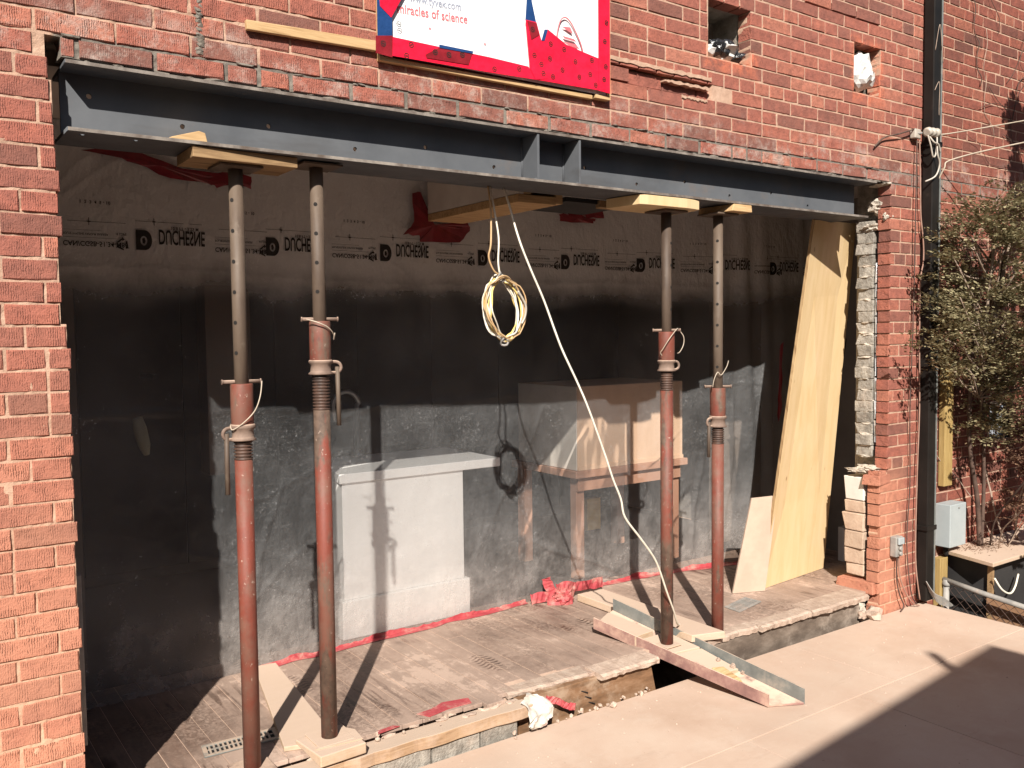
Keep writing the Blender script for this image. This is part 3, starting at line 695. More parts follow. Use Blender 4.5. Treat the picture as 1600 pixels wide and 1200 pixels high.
MB().box(BX0+.002,BX1-.032,BY0-.0016,BY0+.002,BZ0+.001,BZ0+.0115).build('flange_edge', M['mill_edge'], beam)
me = curve_plate([(BX0,BY0),(BX1-.03,BY0),(BX1-.03,BY1),(BX0,BY1)], [circ(.535,.03,.009),circ(.69,.03,.009)], .006, 'bottom_flange')
o = link('bottom_flange', me, M['steel'], beam); o.location = (0,0,BZ0+.0062)
for sx in (2.253,2.475):
    MB().box(sx,sx+.0105,BY0+.004,WY-.0055,BZ0+.0125,BZ1-.013).build('stiffener_plate', M['steel'], beam, bevel=.001)
m = MB()
for sx in (2.253,2.475):
    m.tube([(sx-.002,WY-.006,BZ0+.014),(sx-.002,WY-.006,BZ1-.014)], .005, 6); m.tube([(sx-.002,BY0+.006,BZ0+.0135),(sx-.002,WY-.008,BZ0+.0135)], .005, 6)
m.build('weld_bead', M['steel'], beam)

# ------------------------------------------------------------------ shoring props
def make_prop(label, x, y, z0, z1, zpin, zslv, zcol, zthr, side, rusty, face, loop, rod_len):
    t = thing('shoring_prop', label, 'steel prop', 'adjustable steel props holding up the beam', (x,y,0))
    red = M['prop_rust'] if rusty else M['prop_red']
    RI, RO = .0245, .0305
    MB().lathe([(RI,zslv-.05),(RI,z1-.008)], 22).build('inner_tube', M['tube'], t)
    MB().box(-.075,.075,-.07,.07,z1-.008,z1).build('top_plate', M['tube'], t, bevel=.0015)
    MB().lathe([(RO,z0+.008),(RO,zthr)], 22).build('outer_tube', red, t)
    pw = .05 if side == 2 else .07
    MB().box(-pw,pw,-pw,pw,z0,z0+.006).build('base_plate', M['board_dusty'] if side in (1,2) else M['cast'], t, bevel=.0015)
    # rolled thread
    pr = [(RO-.001,zthr)]; z = zthr
    while z < zcol-.008: pr += [(RO+.0018,z+.003),(RO+.0018,z+.006),(RO-.0045,z+.0075),(RO-.0045,z+.0095)]; z += .0115
    pr.append((RO-.001,zcol)); MB().lathe(pr, 20).build('thread', M['thread'], t)
    MB().lathe([(RI+.002,zslv),(RO+.0075,zslv),(RO+.0085,zslv+.004),(RO+.0085,zpin-.012),(RO+.0065,zpin-.007),(RI+.001,zpin-.007)], 22).build('sleeve', M['prop_red'] if side != 1 else M['prop_rust'], t)
    # cast collar nut: two lips, a waist and a lug with a swinging handle
    nut = MB().lathe([(RI,zcol),(.044,zcol),(.046,zcol+.005),(.038,zcol+.011),(.036,zcol+.036),(.043,zcol+.043),(.045,zcol+.050),(.041,zslv+.002),(RI,zslv+.002)], 24).build('collar_nut', M['cast'], t)
    d = Vector((math.cos(face), math.sin(face), 0)); q = Vector((-d.y,d.x,0))
    lp = []
    for k in range(9):
        a = -math.pi/2+math.pi*k/8; lp.append(d*(.052+.022*math.cos(a))+Vector((0,0,zcol+.026+.020*math.sin(a))))
    MB().tube([d*.03+Vector((0,0,zcol+.006))]+lp+[d*.03+Vector((0,0,zcol+.046))], .0062, 8).build('lug', M['cast'], nut)
    if rod_len:
        p = d*.060
        rod = MB().tube([p+Vector((0,0,zcol+.028)), p*1.02+Vector((0,0,zcol+.0-rod_len*.4)), p*1.03+Vector((0,0,zcol-rod_len))], .0085, 8); rod.build('handle', M['tube'], nut)
    pa = -math.atan2(x, 3.1)+.22; pd = Vector((math.cos(pa), math.sin(pa), 0)); 
    pin = MB().tube([pd*-.068+Vector((0,0,zpin)), pd*.068+Vector((0,0,zpin))], .0068, 8); pin.lathe([(.0,0),(.0,0)],3,cap=False) if False else None
    pin.tube([pd*-.068+Vector((0,0,zpin)), pd*-.064+Vector((0,0,zpin))], .0095, 8); pin.tube([pd*.064+Vector((0,0,zpin)), pd*.068+Vector((0,0,zpin))], .0095, 8)
    pin_o = pin.build('pin', M['cast'], t)
    if loop: MB().tube(crom([Vector(p)+Vector((0,0,zpin)) for p in loop], 6), .0022, 6).build('pin_wire', M['wire'], pin_o)
    # black discs standing for the dark of adjustment holes in the inner tube, facing the yard a little to one side
    ha = -math.pi/2+(-.95 if side in (0,3) else (-.62 if side == 1 else .35))
    hm = MB().lathe([(.0062,-.0012),(.0072,.0006)], 10).mesh('pin_hole_disc'); hm.materials.append(M['black'])
    z = zpin+.10; kk = 0
    while z < z1-.06:
        o = link('pin_hole_disc', hm, None, t)
        nd = Vector((math.cos(ha), math.sin(ha), 0)); rot = nd.to_track_quat('Z','Y')
        o.rotation_euler = rot.to_euler(); o.location = nd*RI+Vector((0,0,z)); z += .105; kk += 1
    return t
L1 = [(.066,-.02,0),(.05,-.045,-.05),(.028,-.05,-.10),(-.012,-.048,-.14),(-.042,-.02,-.165),(-.046,-.01,-.15)]
L2 = [(-.06,-.02,0),(-.03,-.05,-.012),(.01,-.05,-.03),(.038,-.035,-.055),(.045,-.02,-.075),(.05,-.02,-.05)]
L3 = [(.06,-.02,.004),(.085,-.03,-.03),(.085,-.03,-.07),(.055,-.035,-.105),(.035,-.04,-.11)]
L3b = [(.06,-.02,.004),(.02,-.05,.006),(-.03,-.05,-.04),(-.055,-.03,-.09),(-.06,-.02,-.105),(-.05,-.02,-.12)]
L4 = [(-.06,-.02,0),(-.06,-.03,.04),(-.04,-.035,.075),(-.02,-.04,.06),(.02,-.04,.10),(.045,-.03,.13)]
make_prop('worn bright red steel prop nearest the left brick jamb, handle hanging at its left', 1.030, .1, .135, 2.262, 1.522, 1.372, 1.316, 1.248, 0, False, math.pi*1.04, L1, .185)
make_prop('rust-brown steel prop standing on a pad of boards, handle hanging at its right', 1.326, .1, .166, 2.296, 1.739, 1.588, 1.536, 1.406, 1, True, -.35, L2, .19)
p3 = make_prop('steel prop standing in the channel on the deck, with a wire loop at its pin', 3.100, .1, .145, 2.252, 1.685, 1.540, 1.488, 1.395, 2, True, -.15, L3, 0)
MB().tube(crom([Vector(p)+Vector((0,0,1.685)) for p in L3b], 6), .0022, 6).build('pin_wire', M['wire'], p3)
make_prop('steel prop furthest right, nearest the leaning plywood, its foot hidden behind the channel', 3.462, .1, -.03, 2.262, 1.398, 1.248, 1.193, 1.107, 3, False, math.pi*.98, L4, .15)

# packing on top of the props
tag(MB().hexa([(.858,-.005,2.264),(1.222,.015,2.264),(1.222,.205,2.264),(.862,.20,2.264)], [(.858,-.005,2.3),(1.222,.015,2.3),(1.222,.205,2.3),(.862,.20,2.3)]).build('timber_packer', M['pine_dark'], bevel=.002), 'weathered timber plank wedged between the beam and the left prop plate', 'plank')
tag(MB().prism([(.78,2.3155),(.912,2.3155),(.905,2.347),(.885,2.352),(.80,2.325)], .012, .085).build('timber_wedge', M['pine'], bevel=.002), 'small pine wedge lying on the bottom flange of the beam', 'wedge')
pp = [(2.83,-.006),(2.875,-.012),(3.12,-.018),(3.215,-.004),(3.235,.05),(3.24,.20),(3.10,.222),(2.86,.215),(2.80,.19)]
tag(MB().slab(pp, 2.2545, 2.299).build('plywood_packer', M['ply'], bevel=.002), 'splintered pale plywood packer between the beam and the prop in the channel', 'packer')
tag(MB().slab([(2.80,.235),(3.20,.24),(3.18,.30),(2.82,.29)], 2.268, 2.30).build('timber_packer', M['pine_dark'], bevel=.002), 'dark timber offcut behind the splintered plywood packer', 'plank')
tag(MB().hexa([(3.425,-.022,2.264),(3.575,-.022,2.264),(3.575,.20,2.264),(3.425,.20,2.264)], [(3.45,-.016,2.30),(3.575,-.018,2.30),(3.575,.20,2.30),(3.43,.20,2.30)]).build('pine_block', M['pine'], bevel=.003), 'pale pine block between the beam and the prop furthest right', 'block')

# ------------------------------------------------------------------ the room
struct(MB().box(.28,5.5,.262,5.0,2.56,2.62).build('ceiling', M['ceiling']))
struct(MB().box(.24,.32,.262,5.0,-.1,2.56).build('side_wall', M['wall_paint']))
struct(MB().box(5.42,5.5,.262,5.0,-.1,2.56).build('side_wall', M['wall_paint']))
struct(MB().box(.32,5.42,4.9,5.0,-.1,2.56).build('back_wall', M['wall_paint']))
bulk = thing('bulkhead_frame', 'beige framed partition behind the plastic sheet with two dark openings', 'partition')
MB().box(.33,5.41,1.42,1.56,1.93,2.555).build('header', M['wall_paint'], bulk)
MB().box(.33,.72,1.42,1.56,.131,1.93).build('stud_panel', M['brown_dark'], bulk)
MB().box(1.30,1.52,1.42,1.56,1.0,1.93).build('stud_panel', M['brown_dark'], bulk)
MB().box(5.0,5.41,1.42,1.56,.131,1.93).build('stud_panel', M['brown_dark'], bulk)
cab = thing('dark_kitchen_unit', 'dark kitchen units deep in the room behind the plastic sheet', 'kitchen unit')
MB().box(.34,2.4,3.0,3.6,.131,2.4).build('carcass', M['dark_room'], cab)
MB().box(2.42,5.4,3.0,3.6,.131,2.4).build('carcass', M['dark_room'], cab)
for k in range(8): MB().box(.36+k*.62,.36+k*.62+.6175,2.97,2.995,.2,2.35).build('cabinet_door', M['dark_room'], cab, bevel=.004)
isl = thing('kitchen_island', 'white kitchen island with a thick overhanging top behind the plastic sheet', 'kitchen island')
MB().box(1.88,2.60,1.165,1.36,.33,.93).build('body', M['white_paint'], isl, bevel=.003)
MB().box(1.86,2.625,1.145,1.37,.131,.33).build('plinth', M['white_paint'], isl, bevel=.006)
MB().slab([(1.86,1.15),(2.84,1.15),(2.84,1.75),(2.10,1.75),(1.90,1.37)],.931,.98).build('countertop', M['white_paint'], isl, bevel=.004)
tap = thing('gooseneck_tap', 'tall gooseneck tap standing on the white island', 'tap')
a = [(2.20,1.65,.99),(2.20,1.65,1.28)]+[(2.12+.08*math.cos(t),1.62,1.28+.085*math.sin(t)) for t in np.linspace(0.2,math.pi,9)]+[(2.04,1.6,1.2)]
MB().tube(a, .014, 10).build('spout', M['chrome'], tap); MB().lathe([(.03,.991),(.03,1.0),(.018,1.03)], 14, 2.20, 1.65).build('base', M['chrome'], tap)
tb = thing('work_table', 'red-brown wooden table behind the plastic sheet carrying a tan crate', 'table')
MB().box(3.48,4.46,1.26,1.95,.775,.82).build('tabletop', M['table_wood'], tb, bevel=.003)
MB().box(3.52,4.42,1.29,1.31,.69,.774).build('apron', M['table_wood'], tb)
for (lx, ly) in ((3.52,1.29),(4.36,1.29),(3.52,1.86),(4.36,1.86)): MB().box(lx,lx+.065,ly+.021 if ly < 1.5 else ly,ly+.075,.131,.774).build('leg', M['table_wood'], tb)
cr = thing('wooden_crate', 'tan wooden cabinet box with a pale side resting on the red-brown table', 'crate')
MB().box(3.512,4.43,1.28,1.90,.8215,1.345).build('carcass', M['carton'], cr, bevel=.003)
MB().box(3.505,3.5105,1.285,1.895,.823,1.343).build('side_panel', M['white_board'], cr)
MB().box(3.512,4.43,1.272,1.2785,.8215,.845).build('bottom_rail', M['carton'], cr)
tag(MB().box(3.98,4.10,1.75,1.80,.30,.52).build('yellow_carton', M['yellow_cable']), 'small yellow carton behind the plastic sheet under the table', 'carton')
tag(MB().lathe([(.03,.0),(.065,.06),(.07,.16),(.05,.22)], 14, .98, 1.30).build('glow_oval', M['dim_olive'], bevel=0), 'pale oval standing for a faint glow behind the plastic sheet in the dark doorway', 'glow')  # dull olive shape painted in for a faint glow
_o = bpy.data.objects['glow_oval']; _o.scale = (.42,.42,.8); _o.location = (.58,.76,1.06); _o.rotation_euler = (0,-.2,0)
hk = MB().box(1.02,1.04,1.3,1.55,1.49,1.51); tag(hk.build('hook_rail', M['dark_room']), 'dark rail behind the plastic sheet holding the pale oval object', 'rail')

# plastic sheet
PLAN = [(.33,1.02),(.6,1.02),(1.0,1.03),(1.5,1.05),(2.06,1.085),(2.6,1.11),(3.2,1.135),(3.8,1.13),(4.2,1.07),(4.55,.98),(4.8,.93),(5.1,.93),(5.41,.92)]
PX = np.array([p[0] for p in PLAN]); PY = np.array([p[1] for p in PLAN])
_rc = random.Random(77)
CREASES = [(3.82,.13,2.95,.52,.016,.020),(3.80,.13,3.2,.26,.012,.016),(3.85,.14,4.3,.75,.010,.018),(4.25,.15,4.40,1.2,.014,.022),(4.50,.2,4.62,1.4,.012,.02),(1.30,.2,1.55,1.1,.008,.018),(2.75,.6,3.3,1.5,.007,.016),(1.55,1.15,2.4,1.45,.007,.016)]
for _k in range(24):
    _x, _z, _a, _l = _rc.uniform(.4,4.8), _rc.uniform(.2,2.3), _rc.uniform(0,3.14), _rc.uniform(.25,.9)
    CREASES.append((_x, _z, _x+_l*math.cos(_a), _z+_l*math.sin(_a), _rc.uniform(.003,.007), _rc.uniform(.010,.022)))
def sheet_y(x, z=1.0):
    y = np.interp(x, PX, PY)
    x = np.asarray(x, float); z = np.asarray(z, float)
    y = y+.016*(fbm(x*1.7, z*1.1+3, 3)-.5)+.006*(fbm(x*9, z*2+1, 3)-.5)
    rr = np.clip((x-4.45)/.5, 0, 1); y = y+rr*.030*np.sin(x*34+z*1.6)*(.5+.5*np.sin(z*2+x*5))
    for (xa, za, xb, zb, am, wd) in CREASES:
        L = math.hypot(xb-xa, zb-za); ux, uz = (xb-xa)/L, (zb-za)/L
        t = ((x-xa)*ux+(z-za)*uz)/L; dd = np.abs((x-xa)*uz-(z-za)*ux+.012*np.sin(t*9+xa*7))
        y = y-am*np.clip(1-dd/wd, 0, 1)**1.4*np.clip(np.minimum(t, 1-t)*5, 0, 1)
    for zc, a in ((1.335,.006),(1.955,.004),(.60,.0)):
        y = y-a*np.clip(1-np.abs(z-zc-.02*np.sin(x*2.1))/.022, 0, 1)
    return y
nx, nz = 420, 210
gx = np.linspace(.33,5.41,nx+1); gz = np.linspace(.128,2.556,nz+1); Xg, Zg = np.meshgrid(gx, gz, indexing='ij'); Yg = sheet_y(Xg, Zg)
me = bpy.data.meshes.new('plastic_sheet')
me.from_pydata(np.stack([Xg,Yg,Zg],-1).reshape(-1,3).tolist(), [], [(i*(nz+1)+j,(i+1)*(nz+1)+j,(i+1)*(nz+1)+j+1,i*(nz+1)+j+1) for i in range(nx) for j in range(nz)])
me.polygons.foreach_set('use_smooth', [True]*len(me.polygons)); me.update()
sheet = thing('plastic_sheet', 'dusty translucent plastic dust sheet hung across the room with upside-down black printing', 'plastic sheet')
link('film', me, M['sheet'], sheet)
# printing, upside down (mirrored top to bottom)
def place_print(me, name, x, z, parent, flip=True, sx=1.0, m=None):
    vs = []
    for v in me.vertices:
        px, pz = x+v.co.x*sx, z-(v.co.y if flip else -v.co.y)
        vs.append((px, float(sheet_y(px, pz))-.004, pz))
    n = bpy.data.meshes.new(name); n.from_pydata(vs, [], [tuple(p.vertices) for p in me.polygons]); n.update()
    return link(name, n, m or M['print'], parent)
def join_meshes(parts):
    b = MB()
    for me, dx, dy in parts: b.add([(v.co.x+dx, v.co.y+dy, 0) for v in me.vertices], [tuple(p.vertices) for p in me.polygons])
    return b.mesh('print')
D_out = [(0,0),(.052,0)]+[(.052+.042*math.cos(a), .042+.042*math.sin(a)) for a in np.linspace(-math.pi/2, math.pi/2, 14)][1:]+[(0,.084)]
D_in = circ(.046,.045,.020,16)
logo = curve_plate(D_out, [D_in], 0, 'logo'); inner = curve_plate([(.036,.036),(.05,.032),(.056,.046),(.05,.058),(.038,.055)], [], 0, 'logo')
logo = join_meshes([(logo,0,0),(inner,0,0)])
word = text_mesh('DUCHESNE', .088, 'lettering'); 
ln = lambda x0,x1,y,t=.0016: curve_plate([(x0,y),(x1,y),(x1,y+t),(x0,y+t)], [], 0, 'line')
small = join_meshes([(text_mesh('CAN/CGSB-51.34-M86', .028, 'lettering'),.36,.056),(text_mesh('POLYETHYLENE VAPOUR BARRIER', .012, 'lettering'),.36,.022),(text_mesh('10.8 FT - 3.25 M', .019, 'lettering'),.155,-.022),
    (ln(.0,.30,-.040),0,0),(ln(.38,.62,-.026),0,0),(ln(.08,.083,-.054,.03),0,0),(ln(.465,.468,-.041,.03),0,0),(ln(.074,.089,-.0415,.0045),0,0),(ln(.459,.474,-.0275,.0045),0,0),(ln(.36,.58,.040,.0012),0,0),(ln(.36,.52,.010,.0010),0,0)])
def arrow(k):
    a0 = math.pi/2+k*2*math.pi/3; P = lambda r,a: (.60+r*math.cos(a), .058+r*math.sin(a))
    return curve_plate([P(.026,a0-.2),P(.026,a0+1.0),P(.032,a0+1.0),P(.022,a0+1.5),P(.013,a0+1.0),P(.018,a0+1.0),P(.018,a0-.2)], [], 0, 'arrow')
recyc = join_meshes([(arrow(k),0,0) for k in range(3)]+[(text_mesh('4 LDPE', .014, 'lettering'),.575,.012)])
ticks = join_meshes([(text_mesh('1  2  3  4  5 - 10', .018, 'lettering'),.40,-.115)])
for k, x0 in enumerate((.29,.905,1.475,2.078,2.685,3.276,3.86,4.427,4.90)):
    z0 = 2.128
    place_print(logo, 'printed_logo', x0, z0+.006, sheet, sx=.70)
    place_print(word, 'printed_word', x0+.092, z0+.010, sheet, sx=.44)
    place_print(small, 'printed_text', x0+(.0 if k else .0), z0+.004, sheet, sx=.93)
    place_print(recyc, 'printed_symbol', x0-.02, z0+.0, sheet, sx=.97)
    place_print(ticks, 'printed_text', x0, z0, sheet)

# red tape along the foot of the sheet and scraps of tape higher up
def tape_strip(name, x0, x1, zf, wid, label, mat, lean=.0, n=80):
    vs = []; fs = []
    for i in range(n+1):
        x = x0+(x1-x0)*i/n; zc = zf(x) if callable(zf) else zf; y = float(sheet_y(x, zc))-.006
        e = .004*random.uniform(-1,1)
        vs += [(x, y-.022-.03*float(vnoise(x*9,2)), FZ+.003), (x, y-.003+e*.5, FZ+.006), (x, y+.0, zc+wid+e+.03*max(0,float(vnoise(x*7,5))-.45))] if lean else [(x,y,zc+e),(x,y-.002,zc+wid*.5),(x,y,zc+wid+e)]
    for i in range(n):
        for k in range(2): fs.append((3*i+k,3*i+3+k,3*i+4+k,3*i+1+k))
    me = bpy.data.meshes.new(name); me.from_pydata(vs, [], fs); me.update(); return tag(link(name, me, mat), label, 'tape')
tape_strip('red_tape', 1.36, 2.98, .13, .014, 'long strip of red tape sealing the sheet to the floor in front of the island', M['tape_dusty'], 1)
tape_strip('red_tape', 3.42, 4.85, .13, .014, 'dusty red tape sealing the sheet to the floor right of the crumpled clump', M['tape_dusty'], 1)
def ribbon(pts, wid, name, mat, label, up=(0,0,1), n=7):
    P = crom(pts, n); vs = []; fs = []
    for i, p in enumerate(P):
        d = (P[min(i+1,len(P)-1)]-P[max(i-1,0)]).normalized(); s_ = d.cross(Vector(up)).normalized() if abs(d.dot(Vector(up))) < .98 else Vector((1,0,0))
        u = s_.cross(d).normalized(); ww = wid*(.8+.4*float(vnoise(i*.7, 3.3)))
        vs += [p-u*ww/2+s_*random.uniform(-.004,.004), p+s_*random.uniform(-.006,.006), p+u*ww/2+s_*random.uniform(-.004,.004)]
    for i in range(len(P)-1):
        for k in range(2): fs.append((3*i+k,3*i+3+k,3*i+4+k,3*i+1+k))
    me = bpy.data.meshes.new(name); me.from_pydata(vs, [], fs); me.update()
    o = link(name, me, mat)
    if label: tag(o, label, 'tape')
    return o
cl = thing('tape_clump', 'crumpled clump of red tape on the floor at the end of the dusty board', 'tape')
for k, pts in enumerate(([(2.98,1.06,.16),(3.06,1.03,.17),(3.13,1.0,.15),(3.20,.97,.16)],[(3.08,1.05,.27),(3.09,1.03,.22),(3.12,1.0,.17),(3.17,.97,.15)],[(3.10,.98,.18),(3.22,1.0,.20),(3.36,1.03,.185),(3.5,1.04,.18)],[(3.12,1.0,.21),(3.19,.98,.22),(3.26,1.0,.19)],[(3.05,1.0,.15),(3.15,.93,.15),(3.2,.95,.21)])):
    o = ribbon(pts, .06, 'tape_strand', M['tape_dusty'], None); o.parent = cl
link('tape_wad', crumple(3.15,.97,.175,.07,.04,.04,.7,5), M['tape_dusty'], cl)
def sheet_patch(name, poly, label, mat, d=.012):
    q = []
    for a, b in zip(poly, poly[1:]+poly[:1]):
        for t in (0,.33,.66): q.append((a[0]+(b[0]-a[0])*t+(random.uniform(-.008,.008) if t else 0), a[1]+(b[1]-a[1])*t+(random.uniform(-.008,.008) if t else 0)))
    poly = q
    ys = [float(sheet_y(p[0],p[1]))-d for p in poly]; y = min(ys)
    cx = sum(p[0] for p in poly)/len(poly); cz = sum(p[1] for p in poly)/len(poly)
    vs = [(p[0], float(sheet_y(p[0],p[1]))-d-random.uniform(0,.01), p[1]) for p in poly]+[(cx, float(sheet_y(cx,cz))-d-.008, cz)]
    n = len(poly); me = bpy.data.meshes.new(name); me.from_pydata(vs, [], [(i,(i+1)%n,n) for i in range(n)]); me.update()
    return tag(link(name, me, mat), label, 'tape')
sheet_patch('red_tape', [(.70,2.44),(.86,2.475),(1.02,2.43),(1.20,2.385),(1.27,2.40),(1.25,2.345),(1.05,2.36),(.92,2.405),(.80,2.43)], 'slanting torn red tape high on the sheet left of the first prop', M['tape_shaded'])
sheet_patch('red_tape', [(1.20,2.36),(1.28,2.41),(1.41,2.40),(1.41,2.345),(1.33,2.36),(1.25,2.335)], 'short red tape end high on the sheet just behind the first prop', M['tape_shaded'])
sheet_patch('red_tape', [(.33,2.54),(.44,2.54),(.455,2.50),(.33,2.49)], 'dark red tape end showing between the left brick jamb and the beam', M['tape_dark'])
sheet_patch('red_tape', [(2.26,2.40),(2.31,2.41),(2.33,2.25),(2.40,2.215),(2.56,2.24),(2.60,2.28),(2.62,2.23),(2.55,2.165),(2.30,2.155),(2.30,2.19),(2.20,2.185),(2.27,2.26)], 'torn red tape round the far end of the boxed timber stub', M['tape_shaded'], .02)
vtape = thing('tape_burst', 'torn V-shaped bunch of red tape high on the sheet right of the hanging cables', 'tape')
for poly in ([(3.24,2.45),(3.30,2.455),(3.38,2.38),(3.32,2.36)],[(3.41,2.45),(3.47,2.445),(3.45,2.37),(3.36,2.36)],[(3.44,2.40),(3.58,2.42),(3.585,2.36),(3.45,2.35)],[(3.24,2.36),(3.36,2.375),(3.52,2.355),(3.50,2.325),(3.25,2.325)]):
    o = sheet_patch('tape_piece', poly, '', M['tape_shaded'], .02); del o['label']; del o['category']; o.parent = vtape
sheet_patch('red_tape', [(4.995,1.55),(5.015,1.6),(5.02,1.35),(5.01,1.05),(4.995,1.2)], 'thin upright dark red tape on the shaded folds left of the plywood', M['tape_dark'])  # dark tape colour stands in for the shade on these folds

# boxed timber sticking out from the sheet towards the beam
bx = thing('boxed_timber', 'boxed timber stub hanging from the ceiling between the beam and the sheet', 'timber box')
MB().hexa([(2.345,.26,2.30),(2.375,.26,2.30),(2.375,1.06,2.30),(2.345,1.06,2.30)], [(2.345,.26,2.55),(2.375,.26,2.55),(2.375,1.06,2.55),(2.345,1.06,2.55)]).build('side_panel', M['white_board'], bx)
MB().box(2.376,2.42,.265,1.055,2.30,2.55).build('side_board', M['pine'], bx)
MB().box(2.345,2.56,.262,1.06,2.262,2.298).build('bottom_board', M['pine'], bx, bevel=.002)
MB().box(2.56,2.60,.265,1.055,2.27,2.55).build('side_board', M['pine'], bx)
tag(MB().box(2.62,3.0,.262,.60,2.285,2.305).build('grey_plate', M['dark_room']), 'dark flat plate under the ceiling just behind the beam stiffeners', 'plate')

# ------------------------------------------------------------------ broken front edge of the floor
sill = thing('timber_sill', 'dusty timber sill along the broken floor edge in front of the left props', 'sill')
n = 28; fp = [( .47+(2.20-.47)*i/n, -.012+.006*random.uniform(-1,1)) for i in range(n+1)]; bp = [(2.19,.085),(.47,.085)]
MB().slab(fp+bp, .062, .112).build('plank', M['sill_wood'], sill, bevel=.003)
m = MB()
for i in range(26):
    xx = random.uniform(.5,2.15); m.add(*((lambda me: ([tuple(v.co) for v in me.vertices], [tuple(p.vertices) for p in me.polygons]))(crumple(xx,random.uniform(.05,.11),.113,random.uniform(.01,.04),random.uniform(.008,.02),.008,.6,i,1))))
stuff(m.build('dust_heap', M['rubble'], sill))
fw = thing('block_footing', 'row of grey concrete blocks under the timber sill beside the deck', 'footing')
x = .46
for L_, mt in ((.40,'block'),(.40,'block'),(.12,'brick'),(.33,'block'),(.23,'block'),(.19,'block')):
    MB().box(x+.004,x+L_-.004,.002+random.uniform(-.003,.003),.12,-.14,.055+random.uniform(-.003,.003)).build('block', M[mt], fw, bevel=.004); x += L_
rim = thing('rim_board', 'brown rim board under the broken tile edge left of the channel', 'board')
MB().hexa([(2.17,.055,-.25),(3.02,.04,-.25),(3.02,.08,-.25),(2.17,.095,-.25)], [(2.17,.055,.112),(2.93,.04,.118),(2.93,.08,.118),(2.17,.095,.112)]).build('plank', M['ply_rim'], rim, bevel=.003)
for k in range(3): MB().tube([(2.50+.02*k,.056,.075-.03*k),(2.54+.02*k,.035,.062-.03*k)], .0025, 6).build('nail', M['black'], rim)
jo = thing('floor_joist', 'grey-brown old joist under the ragged floor edge right of the channel', 'joist')
MB().hexa([(3.36,.045,-.3),(4.62,.04,-.3),(4.62,.085,-.3),(3.36,.09,-.3)], [(3.36,.045,.098),(4.60,.04,.098),(4.60,.085,.098),(3.36,.09,.098)]).build('plank', M['joist'], jo, bevel=.004)
# ragged mortar bed and tile left along the edge
def ragged(name, x0, x1, yb, yf, z0, z1, label, cat, mat, step=.022, amp=.02, steps=()):
    pts = []; x = x0
    while x < x1:
        y = yf+amp*(float(fbm(x*11, 2.2, 3))-.5)*2
        for (sx, dy) in steps:
            if x > sx: y += dy
        pts.append((x, y)); x += step
    pts.append((x1, yf))
    vs = []; fs = []; n_ = len(pts)
    for (px, py) in pts:
        zt = z1+random.uniform(-.0012,.0012); zb = z0+random.uniform(-.004,.004)
        vs += [(px,yb,zt),(px,py+.012,zt-.001),(px,py+random.uniform(-.004,.004),zt-.010),(px,py+.004+random.uniform(-.004,.004),zb),(px,yb,z0)]
    for i in range(n_-1):
        for k in range(4): fs.append((5*i+k,5*i+k+1,5*i+6+k,5*i+5+k))
    fs += [(0,1,2,3,4),tuple(5*(n_-1)+k for k in (4,3,2,1,0))]
    me = bpy.data.meshes.new(name); me.from_pydata(vs, [], fs); me.update(); return tag(link(name, me, mat), label, cat)
ragged('floor_screed', 2.15, 2.62, .17, .085, .108, .131, 'crumbled cream screed exposed at the broken floor edge behind the crumpled paper', 'screed', M['rubble'], amp=.03)
ragged('floor_screed', 2.60, 2.965, .13, .012, .109, .137, 'overhanging broken slab edge on the brown rim board left of the channel', 'screed', M['rubble'], amp=.01)
ragged('floor_screed', 3.32, 3.70, .11, .035, .103, .136, 'lumpy mortar edge at the foot of the prop furthest right', 'screed', M['rubble'], amp=.025)
ragged('floor_screed', 3.705, 4.12, .10, .012, .104, .137, 'middle ragged screed ledge overhanging the old joist below the floor vent', 'screed', M['rubble'], amp=.012)
ragged('floor_screed', 4.125, 4.64, .15, .002, .107, .141, 'ragged screed ledge overhanging the old joist in front of the plywood', 'screed', M['rubble'], amp=.014)
tag(MB().box(3.3,3.36,.1,.4,-.3,.10).build('joist_end', M['joist']), 'end of a cross joist in the dark gap beside the channel', 'joist')

# dark crawl space behind the gap
struct(MB().box(.4,5.0,.9,.95,-.9,.08).build('crawl_space', M['earth']))

# rubble
stones = [stone_mesh(s_) for s_ in range(8)]
for me in stones: me.materials.append(M['rubble'])
for i in range(54):
    t_ = random.random()
    if t_ < .5: x = random.uniform(2.15,2.95); y = random.gauss(-.012,.012); z = .004
    elif t_ < .68: x = random.uniform(1.9,2.3); y = random.gauss(.0,.02)-.02; z = .004
    elif t_ < .85: x = random.uniform(4.55,4.74); y = random.gauss(.02,.035); z = .008
    else: x = random.uniform(1.0,1.9); y = random.uniform(.03,.11); z = .118
    r = random.choice((.005,.007,.009,.012)) * (1.5 if t_ > .68 and t_ < .85 else 1)
    o = link('rubble_stone', random.choice(stones)); o.location = (x,y,z+r*.4); o.scale = (r,r*random.uniform(.7,1.1),r*.8); o.rotation_euler = tuple(random.uniform(0,6) for _ in range(3))
    tag(o, 'small pale chip of rubble lying along the broken floor edge', 'rubble', 'rubble chips along the broken floor edge')
for k, (x,y,z,r,lab) in enumerate(((2.62,-.045,.012,.017,'pale rubble lump on the deck below the brown rim board'),(1.30,.07,.125,.02,'reddish brick chip on the dusty sill between the left props'),(4.66,-.02,.03,.05,'pale rounded rubble lump on the deck at the foot of the broken right jamb'),(4.60,.02,.02,.03,'grey rubble lump between the joist end and the broken right jamb'))):
    o = link('rubble_lump', crumple(x,y,z,r*1.2,r,r*.8,.5,k+9,2), M['brick'] if k == 1 else M['rubble']); tag(o, lab, 'rubble')

